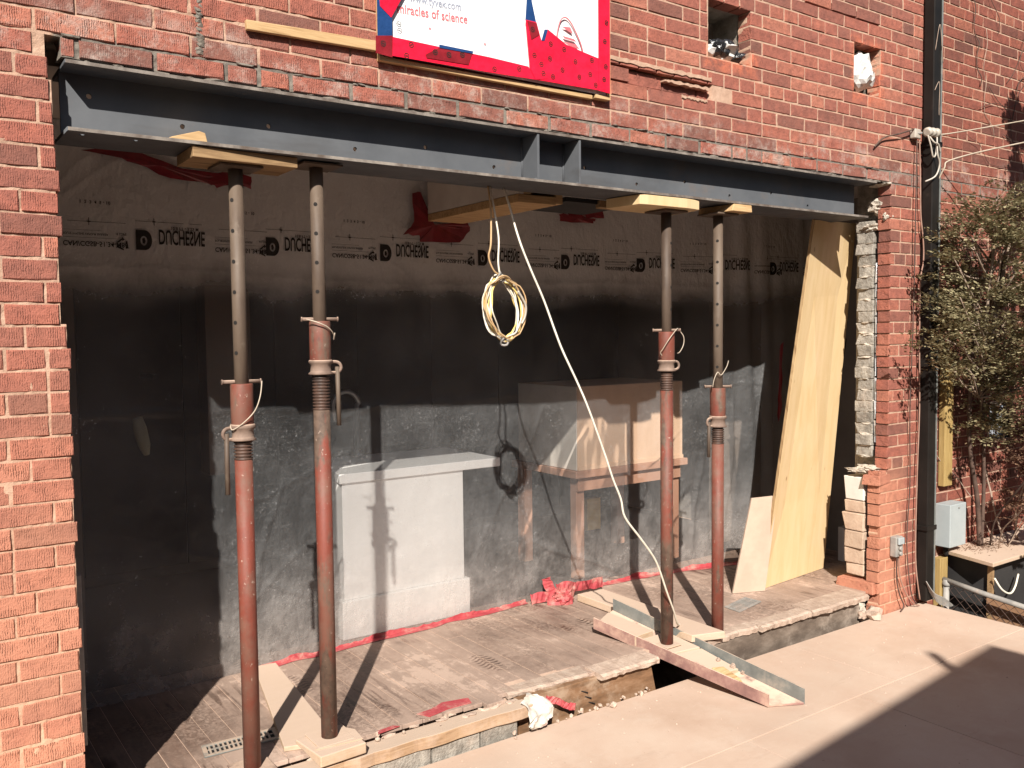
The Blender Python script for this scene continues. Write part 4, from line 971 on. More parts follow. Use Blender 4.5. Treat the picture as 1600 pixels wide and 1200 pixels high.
# crumpled paper over the sill end
pp_ = thing('crumpled_paper', 'crumpled white paper with pink stains hanging over the end of the timber sill', 'paper')
bm = bmesh.new(); nn = 16
grid = [[None]*(nn+1) for _ in range(nn+1)]
for i in range(nn+1):
    for j in range(nn+1):
        u, v = i/nn, j/nn
        x = 2.13+.14*u+.03*(v-.5)+.02*math.sin(v*5); 
        prof = v
        z = .140-.125*prof+.016*math.sin(u*3.1)+.03*(float(fbm(u*3,v*3,2))-.5)
        y = .008-.062*min(1,prof*1.8)+.05*(float(fbm(u*3.5+4,v*3.5,2))-.5)
        if (u-.5)**2+(v-.5)**2 > .30+.05*math.sin(7*math.atan2(v-.5,u-.5)): x, z, y = x*.6+.4*(2.2), z*.7+.3*.075, y*.8
        grid[i][j] = bm.verts.new((x,y,max(z,.006)))
for i in range(nn):
    for j in range(nn): bm.faces.new((grid[i][j],grid[i+1][j],grid[i+1][j+1],grid[i][j+1]))
me = bpy.data.meshes.new('paper'); bm.to_mesh(me); bm.free(); link('paper_sheet', me, M['paper'], pp_)
o = ribbon([(2.29,.02,.10),(2.34,.0,.085),(2.39,.01,.05),(2.43,-.01,.04)], .03, 'pink_scrap', M['tape_dusty'], None); o.parent = pp_
tag(MB().slab([(1.76,.10),(1.86,.12),(1.97,.115),(1.985,.165),(1.87,.19),(1.80,.16),(1.73,.155)], FZ+.001, FZ+.004).build('tape_scrap', M['tape_dusty']), 'flattened scrap of red tape on the floor near the timber sill', 'tape')
tag(MB().slab([(1.52,.085),(1.62,.095),(1.60,.115),(1.53,.108)], FZ+.001, FZ+.004).build('tape_scrap', M['tape_dusty']), 'tiny torn red tape scrap at the sill edge right of the second prop', 'tape')

# ------------------------------------------------------------------ channel, boards, vents on the floor
ch = thing('steel_channel', 'dusty steel channel lying from the floor out onto the deck, one grey galvanized side', 'steel channel')
f0, f1 = Vector((3.165,-.463,.004)), Vector((2.925,.45,.165)); g0, g1 = Vector((3.318,-.537,.004)), Vector((3.165,.57,.178))
def bar(a0, a1, off, h0, h1, th):   # upright plate along a0-a1
    d = (a1-a0).normalized(); s_ = d.cross(Vector((0,0,1))).normalized()*th
    b = [a0+Vector((0,0,h0)), a1+Vector((0,0,h0)), a1+s_+Vector((0,0,h0)), a0+s_+Vector((0,0,h0))]; t2 = [p+Vector((0,0,h1-h0)) for p in b]
    return MB().hexa(b, t2)
bar(f0, f1, 0, .0, .058, .009).build('front_flange', M['steel_dusty'], ch, bevel=.0012)
bar(g0, g1, 0, .0, .072, .007).build('back_flange', M['galv'], ch, bevel=.0012)
MB().hexa([f0+Vector((.0095,.002,0)), g0-Vector((.002,0,0)), g1-Vector((.002,0,0)), f1+Vector((.0095,.0,0))], [p+Vector((0,0,.009)) for p in (f0+Vector((.0095,.002,0)), g0-Vector((.002,0,0)), g1-Vector((.002,0,0)), f1+Vector((.0095,.0,0)))]).build('base', M['steel_dusty'], ch)
tag(MB().hexa([(3.054,.02,.088),(3.225,.0,.085),(3.20,.20,.115),(3.008,.2,.115)], [(3.054,.02,.134),(3.225,.0,.134),(3.20,.20,.161),(3.008,.2,.161)]).build('bearing_pad', M['board_dusty'], bevel=.003), 'dusty packing pad in the channel under the foot of a prop', 'pad')
tag(MB().hexa([(3.108,-.20,.055),(3.262,-.21,.055),(3.235,.0,.09),(3.06,.018,.09)],[(3.108,-.20,.082),(3.262,-.21,.080),(3.235,.0,.126),(3.06,.018,.128)]).build('dust_fill', M['board_dusty'], bevel=.003), 'bank of swept dust filling the channel in front of the prop foot', 'dust')
tag(MB().hexa([(2.99,.20,.128),(3.13,.22,.128),(3.08,.50,.152),(2.945,.43,.152)], [(2.99,.20,.180),(3.12,.22,.178),(3.07,.50,.212),(2.945,.43,.208)]).build('plywood_scrap', M['board_dusty'], bevel=.003), 'dusty plywood scrap lying in the back end of the channel', 'plywood scrap')
tag(MB().hexa([(3.14,-.27,.04),(3.22,-.28,.04),(3.205,-.17,.08),(3.13,-.15,.08)], [(3.145,-.26,.072),(3.205,-.265,.068),(3.19,-.18,.10),(3.135,-.16,.102)]).build('pine_chip', M['pine'], bevel=.004), 'pale broken wood chip in the channel in front of the prop', 'wood chip')
for k, (x,y,z,r) in enumerate(((3.222,-.12,.105,.011),(3.245,-.19,.09,.014),(3.262,-.235,.07,.009))):
    o = link('rubble_lump', crumple(x,y,z,r,r,r,.5,k+30,2), M['rubble']); tag(o, ('small mortar lump in the channel nearest the prop','largest mortar lump in the channel, middle of the three','flattest mortar lump in the channel, furthest out on the deck')[k], 'rubble', 'mortar lumps in the channel')
tag(MB().hexa([(3.23,.955,.132),(3.42,.945,.132),(3.40,-.01,.142),(3.22,.05,.142)], [(3.235,.955,.172),(3.42,.945,.172),(3.40,-.005,.178),(3.225,.05,.178)]).build('dusty_board', M['board_dusty'], bevel=.004), 'long dusty board lying from the red tape clump towards the props', 'board')
tag(MB().hexa([(1.36,1.03,.131),(1.46,1.02,.131),(1.36,.10,.131),(1.17,.16,.131)], [(1.36,1.03,.150),(1.46,1.02,.150),(1.36,.10,.150),(1.17,.16,.150)]).build('dusty_board', M['board_dusty'], bevel=.003), 'wide dusty board lying on the floor between the two left props', 'board')
tag(MB().hexa([(1.215,.16,.1515),(1.415,.185,.1515),(1.42,-.02,.125),(1.235,-.03,.125)], [(1.215,.16,.166),(1.415,.185,.166),(1.42,-.02,.166),(1.235,-.03,.166)]).build('pad_board', M['board_dusty'], bevel=.004), 'short curled pad of board under the foot of the rust-brown prop', 'board')
tag(MB().slab([(1.24,.03),(1.42,.01),(1.43,.10),(1.36,.2)], .1665, .171).build('pad_offcut', M['board_dusty']), 'thin torn offcut lying over the pad beside the rust-brown prop foot', 'offcut')
def vent(label, P, mat, nsl=14, th=.006):
    t = thing('floor_vent', label, 'floor vent', 'floor registers')
    A, B, C_, D_ = [Vector(p) for p in P]     # corners, A-B long side
    def at(u, v, h=0): return A.lerp(B, u).lerp(D_.lerp(C_, u), v)+Vector((0,0,h))
    def q(u0,u1,v0,v1,h0,h1): return MB().hexa([at(u0,v0,h0),at(u1,v0,h0),at(u1,v1,h0),at(u0,v1,h0)], [at(u0,v0,h1),at(u1,v0,h1),at(u1,v1,h1),at(u0,v1,h1)])
    f = MB()
    for a in ((0,1,0,.16),(0,1,.84,1),(0,.06,.16,.84),(.94,1,.16,.84)): b = q(*a,0,th); f.add(b.v, b.f)
    f.build('frame', mat, t, bevel=.001)
    q(.06,.94,.16,.84,.0005,.0012).build('duct', M['black'], t)  # flat black plate standing for the dark inside the duct
    for k in range(nsl):
        u = .08+.84*k/nsl; q(u,u+.36/nsl*1.0,.16,.84,.0015,th-.001).build('slat', mat, t)
    q(.06,.94,.47,.53,.0025,th-.0004).build('crossbar', mat, t)
    return t
vent('slatted grey floor vent register on the boards beside the nearest prop', [(.915,.285,FZ+.002),(1.20,.275,FZ+.002),(1.215,.375,FZ+.002),(.93,.385,FZ+.002)], M['galv'])
vent('dusty floor vent register in front of the leaning drywall board', [(3.80,.245,FZ+.002),(4.05,.30,FZ+.002),(4.04,.41,FZ+.002),(3.81,.36,FZ+.002)], M['cast_grey'], 18)

# ------------------------------------------------------------------ boards leaning at right
def lean(name, P0, P1, P2, P3, th, mat, label, cat, edge=None):
    A, B, C_, D_ = [Vector(p) for p in (P0,P1,P2,P3)]; nrm = (B-A).cross(D_-A).normalized()*th
    if nrm.y < 0: nrm = -nrm
    t = thing(name, label, cat)
    MB().hexa([A,B,B+nrm,A+nrm],[D_,C_,C_+nrm,D_+nrm]).build('face', mat, t, bevel=.0015)
    if edge:
        d = (B-A).normalized()*-.0012
        MB().add([A+d,A+d+nrm,D_+d+nrm,D_+d], [(0,1,2,3)]).build('edge_ply', edge, t)
    return t
lean('plywood_sheet', (4.263,.462,FZ+.002), (4.956,.535,FZ+.002), (4.945,.315,2.328), (4.345,.175,2.299), .018, M['ply'], 'tall yellow plywood strip leaning from the floor against the beam at right', 'plywood', M['ply_edge'])
lean('drywall_offcut', (4.05,.509,FZ+.002), (4.245,.43,FZ+.002), (4.318,.40,.70), (4.17,.47,.69), .015, M['drywall'], 'short dusty drywall offcut leaning beside the tall plywood', 'board')
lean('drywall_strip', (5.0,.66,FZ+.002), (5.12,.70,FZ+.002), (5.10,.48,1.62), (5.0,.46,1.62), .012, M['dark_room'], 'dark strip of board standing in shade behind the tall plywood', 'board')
tag(MB().prism([(4.86,.44),(5.03,.47),(5.05,.60),(5.045,.68),(5.075,.77),(5.06,.80),(4.90,.80)], .56, .572).build('torn_drywall', M['white_board']), 'torn pale drywall piece sticking out behind the right edge of the plywood', 'board')
tag(MB().box(5.20,5.30,.55,.60,FZ+.001,.36).build('white_offcut', M['white_board'], bevel=.002), 'low white board offcut in the shade by the right jamb', 'board')
tag(MB().box(.478,.500,.12,.25,.36,.92).build('jamb_trim', M['cast_grey'], bevel=.002), 'narrow grey trim strip inside the left brick jamb', 'trim')

# ------------------------------------------------------------------ cables
coil = thing('cable_coil', 'coil of pale yellow electric cable hanging from the beam in the middle of the opening', 'cable')
def loop_pts(cx, cy, cz, rx, rz, tilt, yo, n=40, ph=0):
    P = []
    for k in range(n):
        a = 2*math.pi*k/n; x = rx*math.cos(a); z = rz*math.sin(a)
        P.append((cx+x*math.cos(tilt)-z*math.sin(tilt)+.0, cy+yo+.012*math.sin(a*2+ph), cz+x*math.sin(tilt)+z*math.cos(tilt)))
    return P
rc = random.Random(31)
for k in range(12):
    mt = (M['white_cable'],M['yellow_cable'],M['white_cable'],M['tan_cable'])[k%4]
    rx, rz, tl, yo = .092+rc.uniform(-.022,.010), .137+rc.uniform(-.016,.007), .16+rc.uniform(-.11,.11), rc.uniform(-.022,.022)
    P = loop_pts(2.190+rc.uniform(-.008,.008), .15, 1.785+rc.uniform(-.008,.010), rx, rz, tl, yo, ph=k*1.3)
    P = [(a+.004*math.sin(i*.8+k*2)+.003*math.sin(i*.37+k), b+.006*math.sin(i*.5+k*1.7), c+.004*math.cos(i*.6+k)) for i, (a,b,c) in enumerate(P)]
    # pull the loops together at the two ties
    P = [((a if abs(c-1.785) < .11 else a*.7+(2.168 if c > 1.785 else 2.188)*.3), b, c) for (a,b,c) in P]
    MB().tube(P, .0034, 7, close=True).build('loop', mt, coil)
MB().tube(crom([(2.124,.17,2.30),(2.13,.16,2.2),(2.122,.15,2.06),(2.11,.15,2.0),(2.135,.15,1.945),(2.17,.15,1.925)], 6), .0042, 7).build('lead', M['tan_cable'], coil)
MB().tube(crom([(2.142,.18,2.30),(2.152,.16,2.18),(2.162,.15,2.08),(2.158,.15,1.98),(2.168,.15,1.92)], 6), .0042, 7).build('lead', M['white_cable'], coil)
for (x,z) in ((2.168,1.918),(2.185,1.648)):
    MB().tube(loop_pts(x,.15,z,.014,.02,0,0,12), .005, 6, close=True).build('tie', M['cast_grey'], coil)
MB().tube(crom([(2.245,.13,1.86),(2.283,.128,1.80),(2.279,.128,1.75),(2.262,.13,1.72)], 6), .005, 6).build('tape_wrap', M['porcelain'], coil)
tag(MB().tube(crom([(2.22,.19,2.30),(2.235,.17,2.22),(2.252,.15,2.125),(2.259,.12,2.049),(2.30,.11,1.95),(2.362,.10,1.818),(2.40,.07,1.68),(2.425,.05,1.596),(2.48,.02,1.46),(2.526,.0,1.342),(2.617,.0,1.137),(2.665,0,1.02),(2.711,.0,.925),(2.735,0,.84),(2.828,.0,.732),(2.92,.01,.63),(2.97,.02,.556),(3.04,.04,.43),(3.11,.07,.33),(3.19,.12,.23),(3.27,.185,.185),(3.29,.2,.18)], 5), .0048, 8).build('loose_cable', M['white_cable']), 'loose white cable running down from the beam to the floor beside the channel prop', 'cable')

# ------------------------------------------------------------------ wrapped window opening
wc = thing('wrapped_opening', 'white house wrap taped over an upper opening with red tape and blue edges', 'wrapped window')
def wallpoly(name, poly, mat, y, th=.0012, parent=wc):
    return MB().prism(poly, y, y+th).build(name, mat, parent)
def wrap_y(x, z):
    b = -.024-.006*(float(fbm(x*3.1,z*3.1,2))-.5)
    if x < 2.2:
        k = max(0,min(1,(x-1.75)/.35))
        for sl, wd in ((.30,.035),(.55,.03),(.95,.04)): b -= .007*k*max(0,1-abs((z-2.735)+sl*(x-2.22))/wd)
    return b
nu, nv = 60, 26; vs = []; fs = []
for i in range(nu+1):
    for j in range(nv+1):
        x = 1.545+(2.615-1.545)*i/nu; z = 2.70+(3.9-2.70)*(j/nv)
        d = abs((z-2.75)-.95*(x-2.20)+.42) ; y = wrap_y(x, z)
        vs.append((x,y,z))
for i in range(nu):
    for j in range(nv): fs.append((i*(nv+1)+j,(i+1)*(nv+1)+j,(i+1)*(nv+1)+j+1,i*(nv+1)+j+1))
wm = MB(); wm.add(vs, fs, True); wm.build('house_wrap', M['wrap'], wc)
m = MB(); m.box(1.53,2.54,-.022,.004,2.676,2.692); m.box(2.552,2.636,-.030,.004,2.682,2.697); m.box(2.618,2.636,-.030,.004,2.698,3.9); m.box(1.53,1.545,-.02,.004,2.692,3.9); m.build('wood_frame', M['pine'], wc, bevel=.001)
Y = -.0415
wallpoly('blue_edge', [(1.518,3.9),(1.578,3.9),(1.574,2.70),(1.514,2.69)], M['blue'], -.0395)
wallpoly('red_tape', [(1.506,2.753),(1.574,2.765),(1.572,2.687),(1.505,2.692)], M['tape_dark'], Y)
wallpoly('red_tape', [(1.526,2.861),(1.57,2.829),(1.64,2.95),(1.56,3.02),(1.52,2.96)], M['tape'], Y)
wallpoly('red_tape', [(1.573,2.761),(1.765,2.759),(2.0,2.758),(2.184,2.752),(2.242,2.712),(2.248,2.706),(2.0,2.700),(1.572,2.693)], M['tape'], Y)
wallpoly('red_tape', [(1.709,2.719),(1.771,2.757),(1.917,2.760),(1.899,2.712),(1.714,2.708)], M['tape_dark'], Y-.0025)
wallpoly('blue_edge', [(1.768,2.766),(1.92,2.766),(1.917,2.757),(1.768,2.754)], M['blue'], Y-.0045)
wallpoly('blue_edge', [(2.185,3.3),(2.20,3.3),(2.207,3.012),(2.228,2.932),(2.174,2.932),(2.181,3.007)], M['blue'], Y)
wallpoly('red_tape', [(2.174,2.934),(2.228,2.934),(2.256,2.855),(2.281,2.718),(2.22,2.705),(2.193,2.748)], M['tape'], Y-.002)
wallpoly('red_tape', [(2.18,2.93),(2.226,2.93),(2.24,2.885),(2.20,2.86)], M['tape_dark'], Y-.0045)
wallpoly('red_tape', [(2.232,2.872),(2.25,2.862),(2.287,2.917),(2.384,2.872),(2.47,2.858),(2.558,2.845),(2.60,2.843),(2.622,2.800),(2.618,2.712),(2.248,2.706),(2.262,2.80)], M['tape'], Y-.0005)
wallpoly('blue_edge', [(2.252,2.865),(2.268,2.868),(2.285,2.915),(2.268,2.912)], M['blue'], Y-.003)
wallpoly('red_tape', [(2.561,3.9),(2.624,3.9),(2.620,2.705),(2.557,2.709)], M['tape'], Y-.003)
# round marks printed on the tape
ringm = curve_plate(circ(0,0,.0105,16), [circ(0,0,.0078,16)], 0, 'mark'); ringm = join_meshes([(ringm,0,0),(curve_plate([(-.006,-.002),(.006,-.002),(.006,.002),(-.006,.002)],[],0,'m'),0,0)]); ringm.materials.append(M['print'])
for (x,z,dy) in ((1.535,2.73,0),(1.60,2.81,.0),(1.58,2.93,0),(1.65,2.745,0),(1.63,2.702,0),(1.75,2.735,-.003),(1.81,2.735,-.003),(1.87,2.745,-.003),(2.02,2.715,0),(2.14,2.735,0),(2.205,2.90,-.005),(2.215,2.80,-.002),(2.25,2.77,-.002),(2.30,2.86,-.001),(2.295,2.80,-.001),(2.37,2.85,-.001),(2.36,2.765,-.001),(2.43,2.81,-.001),(2.45,2.75,-.001),(2.52,2.83,-.001),(2.51,2.77,-.001),(2.59,2.92,-.004),(2.595,2.815,-.004),(2.585,2.76,-.004),(2.60,3.0,-.004),(2.26,2.735,-.002),(2.31,2.73,-.001),(2.54,2.73,-.001)):
    o = link('tape_mark', ringm, None, wc); o.location = (x, Y-.0012+dy, z); o.rotation_euler = (math.pi/2, random.uniform(-.5,.5), 0)
def wall_text(s, size, x, z, rot, m, shear=0, sx=1.0):
    me = text_mesh(s, size, 'lettering', 0, shear); vs = []
    for v in me.vertices:
        a, b = v.co.x*sx, v.co.y; px, pz = x+a*math.cos(rot)+b*math.sin(rot), z-a*math.sin(rot)+b*math.cos(rot); vs.append((px, wrap_y(px, pz)-.0015, pz))
    n = bpy.data.meshes.new('printed_text'); n.from_pydata(vs, [], [tuple(q.vertices) for q in me.polygons]); n.update(); link('printed_text', n, m, wc)
wall_text('miracles of science', .049, 1.603, 2.858, -.05, M['red_ink'], 0, .82)
wall_text('www.tyvek.com', .043, 1.655, 2.908, -.04, M['grey_ink'], .1, .80)
wall_text('\u2022', .03, 1.735, 2.815, 0, M['red_ink']); wall_text('\u2022', .03, 1.98, 2.80, 0, M['red_ink'])
m = MB()
th = [(2.335,2.87),(2.345,2.93),(2.362,2.972),(2.388,2.985),(2.415,2.968),(2.44,2.935),(2.465,2.895),(2.478,2.862)]
m.tube([(p.x, -.034, p.y) for p in [Vector((q.x,q.y,0)) for q in crom([(a,b,0) for a,b in th], 5)]], .0028, 5)
m.build('printed_outline', M['red_ink'], wc)
for poly in ([(2.365,2.945),(2.41,2.95),(2.425,2.925),(2.405,2.93)],[(2.355,2.92),(2.37,2.908),(2.43,2.905),(2.445,2.895),(2.38,2.898)],[(2.37,2.885),(2.44,2.885),(2.462,2.868),(2.40,2.874)]):
    wallpoly('printed_bar', poly, M['red_ink'], -.0345, .0006)
tag(MB().prism([(1.04,2.728),(1.25,2.735),(1.516,2.742),(1.516,2.706),(1.25,2.701),(1.042,2.697)], -.024, -.004).build('furring_strip', M['pine'], bevel=.002), 'weathered pine strip nailed to the brick left of the wrapped opening', 'wood strip')

# duct holes stuffed with plastic
b1 = thing('stuffed_bag', 'black and white plastic stuffed into the upper square hole in the brick', 'plastic bag')
link('white_plastic', crumple(3.42,.07,3.035,.12,.09,.05,.45,3,3,1.7), M['plastic_white'], b1)
link('black_plastic', crumple(3.40,.035,3.045,.07,.06,.05,.5,8,3,1.9), M['plastic_black'], b1)
link('black_plastic', crumple(3.50,.03,3.015,.055,.05,.03,.5,18,3,1.9), M['plastic_black'], b1)
b2 = crumple(4.555,.045,3.11,.105,.085,.105,.5,27,3,1.5)
tag(link('white_bag', b2, M['plastic_white']), 'white plastic bag stuffed into the smaller hole nearer the downspout', 'plastic bag')

# ------------------------------------------------------------------ downspout, boxes, cables on the wall
sp = thing('downspout', 'square black downspout running down the seam between the two brick walls', 'downspout')
MB().box(5.108,5.192,-.078,-.012,.03,4.3).build('pipe', M['spout'], sp, bevel=.006)
MB().box(5.180,5.1925,-.0815,-.0785,.03,4.3).build('seam', M['galv'], sp)  # pale strip painted as the highlight on the pipe edge
for z in (.46,1.45,2.75): MB().box(5.098,5.202,-.084,-.008,z,z+.03).build('strap', M['spout'], sp, bevel=.002)
m = MB()
for k in range(9):
    m.tube(crom([(5.09+.004*k,-.085,.16-.008*k),(5.12+.008*k,-.12,.09-.01*k),(5.20+.012*k,-.14,.05-.008*k),(5.27,-.10,.02)], 4), .003, 5)
m.build('wire_guard', M['cast_grey'], sp)
tag(MB().box(5.345,5.44,-.045,-.006,.70,1.52).build('yellow_board', M['yellow_wood'], bevel=.003), 'tall yellowed board fixed upright on the brick right of the downspout', 'board')
tag(MB().box(5.31,5.395,-.05,-.006,-.3,.255).build('yellow_board', M['yellow_wood'], bevel=.003), 'short yellowed board low behind the downspout below the grey box', 'board')
gb = thing('electrical_box', 'pale grey steel electrical box on the brick right of the downspout', 'electrical box')
MB().box(5.315,5.50,-.105,-.006,.33,.595).build('cover', M['grey_paint'], gb, bevel=.004)
MB().lathe([(.006,0),(.006,.004)], 10).build('screw', M['cast_grey'], gb).location = (5.41,-.108,.57)
MB().lathe([(.016,.27),(.016,.332)], 10, 5.37, -.05).build('conduit', M['black'], gb)
ob = thing('outlet_box', 'weathered outdoor outlet box on the dusty lower jamb brickwork', 'outlet')
MB().box(4.835,4.905,-.045,-.003,.335,.455).build('back_box', M['cast_grey'], ob, bevel=.005)
MB().box(4.842,4.898,-.06,-.046,.41,.45).build('flap', M['grey_paint'], ob, bevel=.004)
for z in (.355,.385): MB().lathe([(.014,0),(.011,.014)], 12).build('socket', M['cast_grey'], ob).matrix_local = Matrix.Translation((4.87,-.046,z)) @ Matrix.Rotation(math.pi/2,4,'X')
def wall_cable(pts, r, mat, label, cat='cable'):
    return tag(MB().tube(crom(pts, 6), r, 6).build('wall_cable', mat), label, cat)
wall_cable([(5.045,-.03,2.80),(5.06,-.03,2.55),(5.07,-.03,2.35),(5.10,-.03,2.2),(5.105,-.03,2.08),(5.075,-.03,1.95),(5.075,-.03,1.6),(5.085,-.03,1.2),(5.07,-.03,.8),(5.065,-.03,.3),(5.085,-.05,.04)], .0042, M['red_cable'], 'reddish painted cable running down the brick just left of the downspout')
wall_cable([(5.02,-.03,2.78),(5.015,-.03,2.3),(5.02,-.02,1.7),(5.0,-.02,1.2),(5.01,-.02,.75),(4.985,-.02,.4),(5.02,-.03,.1),(5.05,-.05,.02)], .0035, M['dark_cable'], 'thin dark cable hanging down the brick beside the reddish cable')
wall_cable([(4.87,-.03,.34),(4.875,-.025,.2),(4.90,-.03,.1),(4.93,-.04,.03),(4.88,-.05,.005)], .004, M['dark_cable'], 'dark cable dropping from the weathered outlet box to the deck')
wall_cable([(4.885,-.03,.34),(4.905,-.025,.22),(4.95,-.03,.12),(5.0,-.05,.04),(5.06,-.06,.01)], .004, M['red_cable'], 'second cable from the outlet box curving toward the downspout foot')
ins = thing('cable_bracket', 'old porcelain insulator rack with tangled wires on the brick at the downspout', 'insulator')
MB().box(4.985,5.045,-.04,-.004,2.79,2.845).build('back_plate', M['porcelain'], ins, bevel=.006)
for k in range(3): 
    o = MB().lathe([(.018,-.014),(.028,-.008),(.022,0),(.028,.008),(.018,.014)], 16).build('insulator', M['porcelain'], ins)
    o.matrix_local = Matrix.Translation((5.04+.035*k,-.085-.004*k,2.82)) @ Matrix.Rotation(math.pi/2-.3,4,'Y')
MB().tube([(5.0,-.03,2.82),(5.15,-.095,2.82)], .007, 8).build('rod', M['cast_grey'], ins)
for pts in ([(5.03,-.09,2.80),(5.045,-.10,2.74),(5.07,-.10,2.68),(5.10,-.10,2.70),(5.11,-.10,2.8)],[(5.11,-.10,2.80),(5.10,-.11,2.7),(5.125,-.11,2.64),(5.10,-.10,2.57),(5.06,-.06,2.54)],[(5.04,-.09,2.80),(5.06,-.11,2.76),(5.10,-.115,2.75),(5.13,-.11,2.71)]):
    MB().tube(crom(pts,6), .005, 6).build('wire_tail', M['porcelain'], ins)
wall_cable([(5.11,-.10,2.815),(5.2,-.2,2.82),(5.6,-.9,2.90),(6.2,-2.0,3.05)], .004, M['wire'], 'upper overhead service wire leaving the porcelain insulators', 'wire')
wall_cable([(5.18,-.05,2.50),(5.19,-.10,2.62),(5.24,-.15,2.68),(5.45,-.6,2.75),(6.1,-2.0,2.92)], .0045, M['wire'], 'lower overhead service wire looping off the downspout', 'wire')

# ------------------------------------------------------------------ planting and yard at right
def crown(name, parent, cx, cy, z0, z1, rad, n, mat, seed, lean=(0,0), lob=1.0, size=(.013,.031)):
    rr = random.Random(seed); m = MB()
    tips = []
    nb = int(n/34); boughs = []
    for b in range(max(7, nb//15)):
        t = (b+rr.random())/max(7, nb//15); R = rad(t)*(.45+.65*rr.random()); a = rr.uniform(0, 2*math.pi)
        boughs.append((cx+lean[0]*t+R*math.cos(a), cy+lean[1]*t+R*math.sin(a)*lob, z0+(z1-z0)*t, a, rr.uniform(.06,.13)))
    for b in range(nb):
        bx_, by_, bz_, a, sp_ = rr.choice(boughs); k_ = rr.gauss(0,1)
        tips.append((bx_+rr.gauss(0,sp_)*.9+.5*sp_*math.cos(a)*k_, by_+rr.gauss(0,sp_)*.7+.5*sp_*math.sin(a)*k_, bz_+rr.gauss(0,sp_)*.55-.3*abs(k_)*sp_, a+rr.uniform(-.8,.8)))
    for (tx,ty,tz,a) in tips:
        if ty > -.02: ty = -.02-rr.random()*.05
        out = Vector((math.cos(a), math.sin(a), rr.uniform(-.1,.55))).normalized(); side = out.cross(Vector((0,0,1))).normalized()
        roll = rr.uniform(-.7,.7); side = (side*math.cos(roll)+out.cross(side)*math.sin(roll)).normalized(); L = rr.uniform(.08,.17)
        for k in range(34):
            u = rr.random(); s_ = rr.uniform(-1,1)*(1-u*.75)*.6*L
            p = Vector((tx,ty,tz))+out*(u-.4)*L+side*s_+Vector((0,0,-abs(s_)*.25))+Vector([rr.uniform(-.012,.012) for _ in range(3)])
            if p.y > -.012: continue
            l = rr.uniform(*size); wd = l*rr.uniform(.28,.42)
            d = (out*(.8)+side*math.copysign(.7,s_)*rr.random()+Vector([rr.uniform(-.35,.35) for _ in range(3)])).normalized()
            q = d.cross(Vector((rr.uniform(-.6,.6),rr.uniform(-.6,.6),1))).normalized()*wd
            m.add([p, p+d*l*.5+q, p+d*l, p+d*l*.5-q], [(0,1,2,3)])
    return stuff(m.build(name, mat, parent)), tips
def branches(parent, base, tips, name, mat, k=26, r=.006, seed=1):
    rr = random.Random(seed)
    for t in rr.sample(tips, min(k, len(tips))):
        zb = max(base[2]+.15, t[2]-rr.uniform(.1,.5)); b = Vector((base[0]+rr.uniform(-.02,.02), base[1], zb)); e = Vector(t[:3]); md = b.lerp(e,.5)+Vector([rr.uniform(-.05,.05) for _ in range(3)])
        MB().tube(crom([b,md,e],4), [r*1.0]*4+[r*.8]*3+[r*.5]*2, 5).build(name, mat, parent)
ced = thing('cedar_shrub', 'olive green cedar with bare inner stems in front of the brick right of the downspout', 'tree')
BASE = (5.62,-.16,.30)
_, tips = crown('foliage', ced, 5.62,-.30,1.62,2.50, lambda t: .20+.42*math.sin(math.pi*min(1,t*.72+.22)), 16500, M['leaf'], 3, lob=.52)
_, tips2 = crown('foliage', ced, 5.36,-.26,1.30,2.10, lambda t: .18+.26*math.sin(math.pi*t), 10500, M['leaf'], 5, lob=.5)
_, tips3 = crown('foliage', ced, 5.85,-.26,1.05,1.75, lambda t: .22+.25*math.sin(math.pi*t), 5500, M['leaf'], 6, lob=.5)
for pts, r0, mt in (([(5.68,-.10,.29),(5.62,-.11,.6),(5.50,-.12,.95),(5.44,-.15,1.35),(5.40,-.2,1.8)],.017,'vine'),([(5.70,-.10,.29),(5.68,-.12,.7),(5.60,-.15,1.2),(5.60,-.2,1.7),(5.66,-.25,2.3)],.013,'vine'),([(5.50,-.20,1.55),(5.46,-.24,1.9),(5.44,-.28,2.2)],.013,'bark'),([(5.56,-.20,1.55),(5.57,-.26,1.95),(5.62,-.3,2.3)],.014,'bark')):
    q = crom(pts,6); MB().tube(q, [r0*(1-.5*i/len(q)) for i in range(len(q))], 7).build('trunk', M[mt], ced)  # lower trunks take the dark colour to stand for shade on them
branches(ced, (5.55,-.2,1.2), tips, 'branch', M['twig'], 34, .006, 2); branches(ced, (5.5,-.18,1.1), tips2+tips3, 'branch', M['twig'], 24, .005, 3)
ced2 = thing('cedar_tree', 'taller cedar standing beyond the right edge, casting its shade on the brick', 'tree')
crown('foliage', ced2, 5.6,-.92,.1,4.0, lambda t: min(.44,.60*(1-t)**.9+.02), 9000, M['leaf'], 11, lob=.8, size=(.03,.07)); MB().tube([(5.6,-.92,-.95),(5.6,-.92,3.7)], [.06,.01], 8).build('trunk', M['bark'], ced2)
bs = thing('bare_shrub', 'leafless tangled shrub with dry brown leaves over the wooden bench', 'shrub')
rr = random.Random(4)
_, t4 = crown('dry_leaf', bs, 5.95,-.22,.62,1.30, lambda t: .34, 5200, M['dead_leaf'], 21, lob=.5, size=(.014,.03))
for k in range(9):
    b = Vector((5.70+rr.uniform(-.12,.6),-.12-rr.random()*.1,.29)); P = [b]; d = Vector((rr.uniform(-.8,.7),rr.uniform(-.35,.05),.7)).normalized()
    for i in range(6): d = (d+Vector((rr.uniform(-.4,.4),rr.uniform(-.2,.15),rr.uniform(-.25,.15)))).normalized(); q = P[-1]+d*rr.uniform(.1,.22); q.y = min(q.y,-.015); P.append(q)
    MB().tube(crom(P,3), rr.choice((.003,.004,.006)), 5).build('stem', M['twig'] if k % 3 else M['vine'], bs)
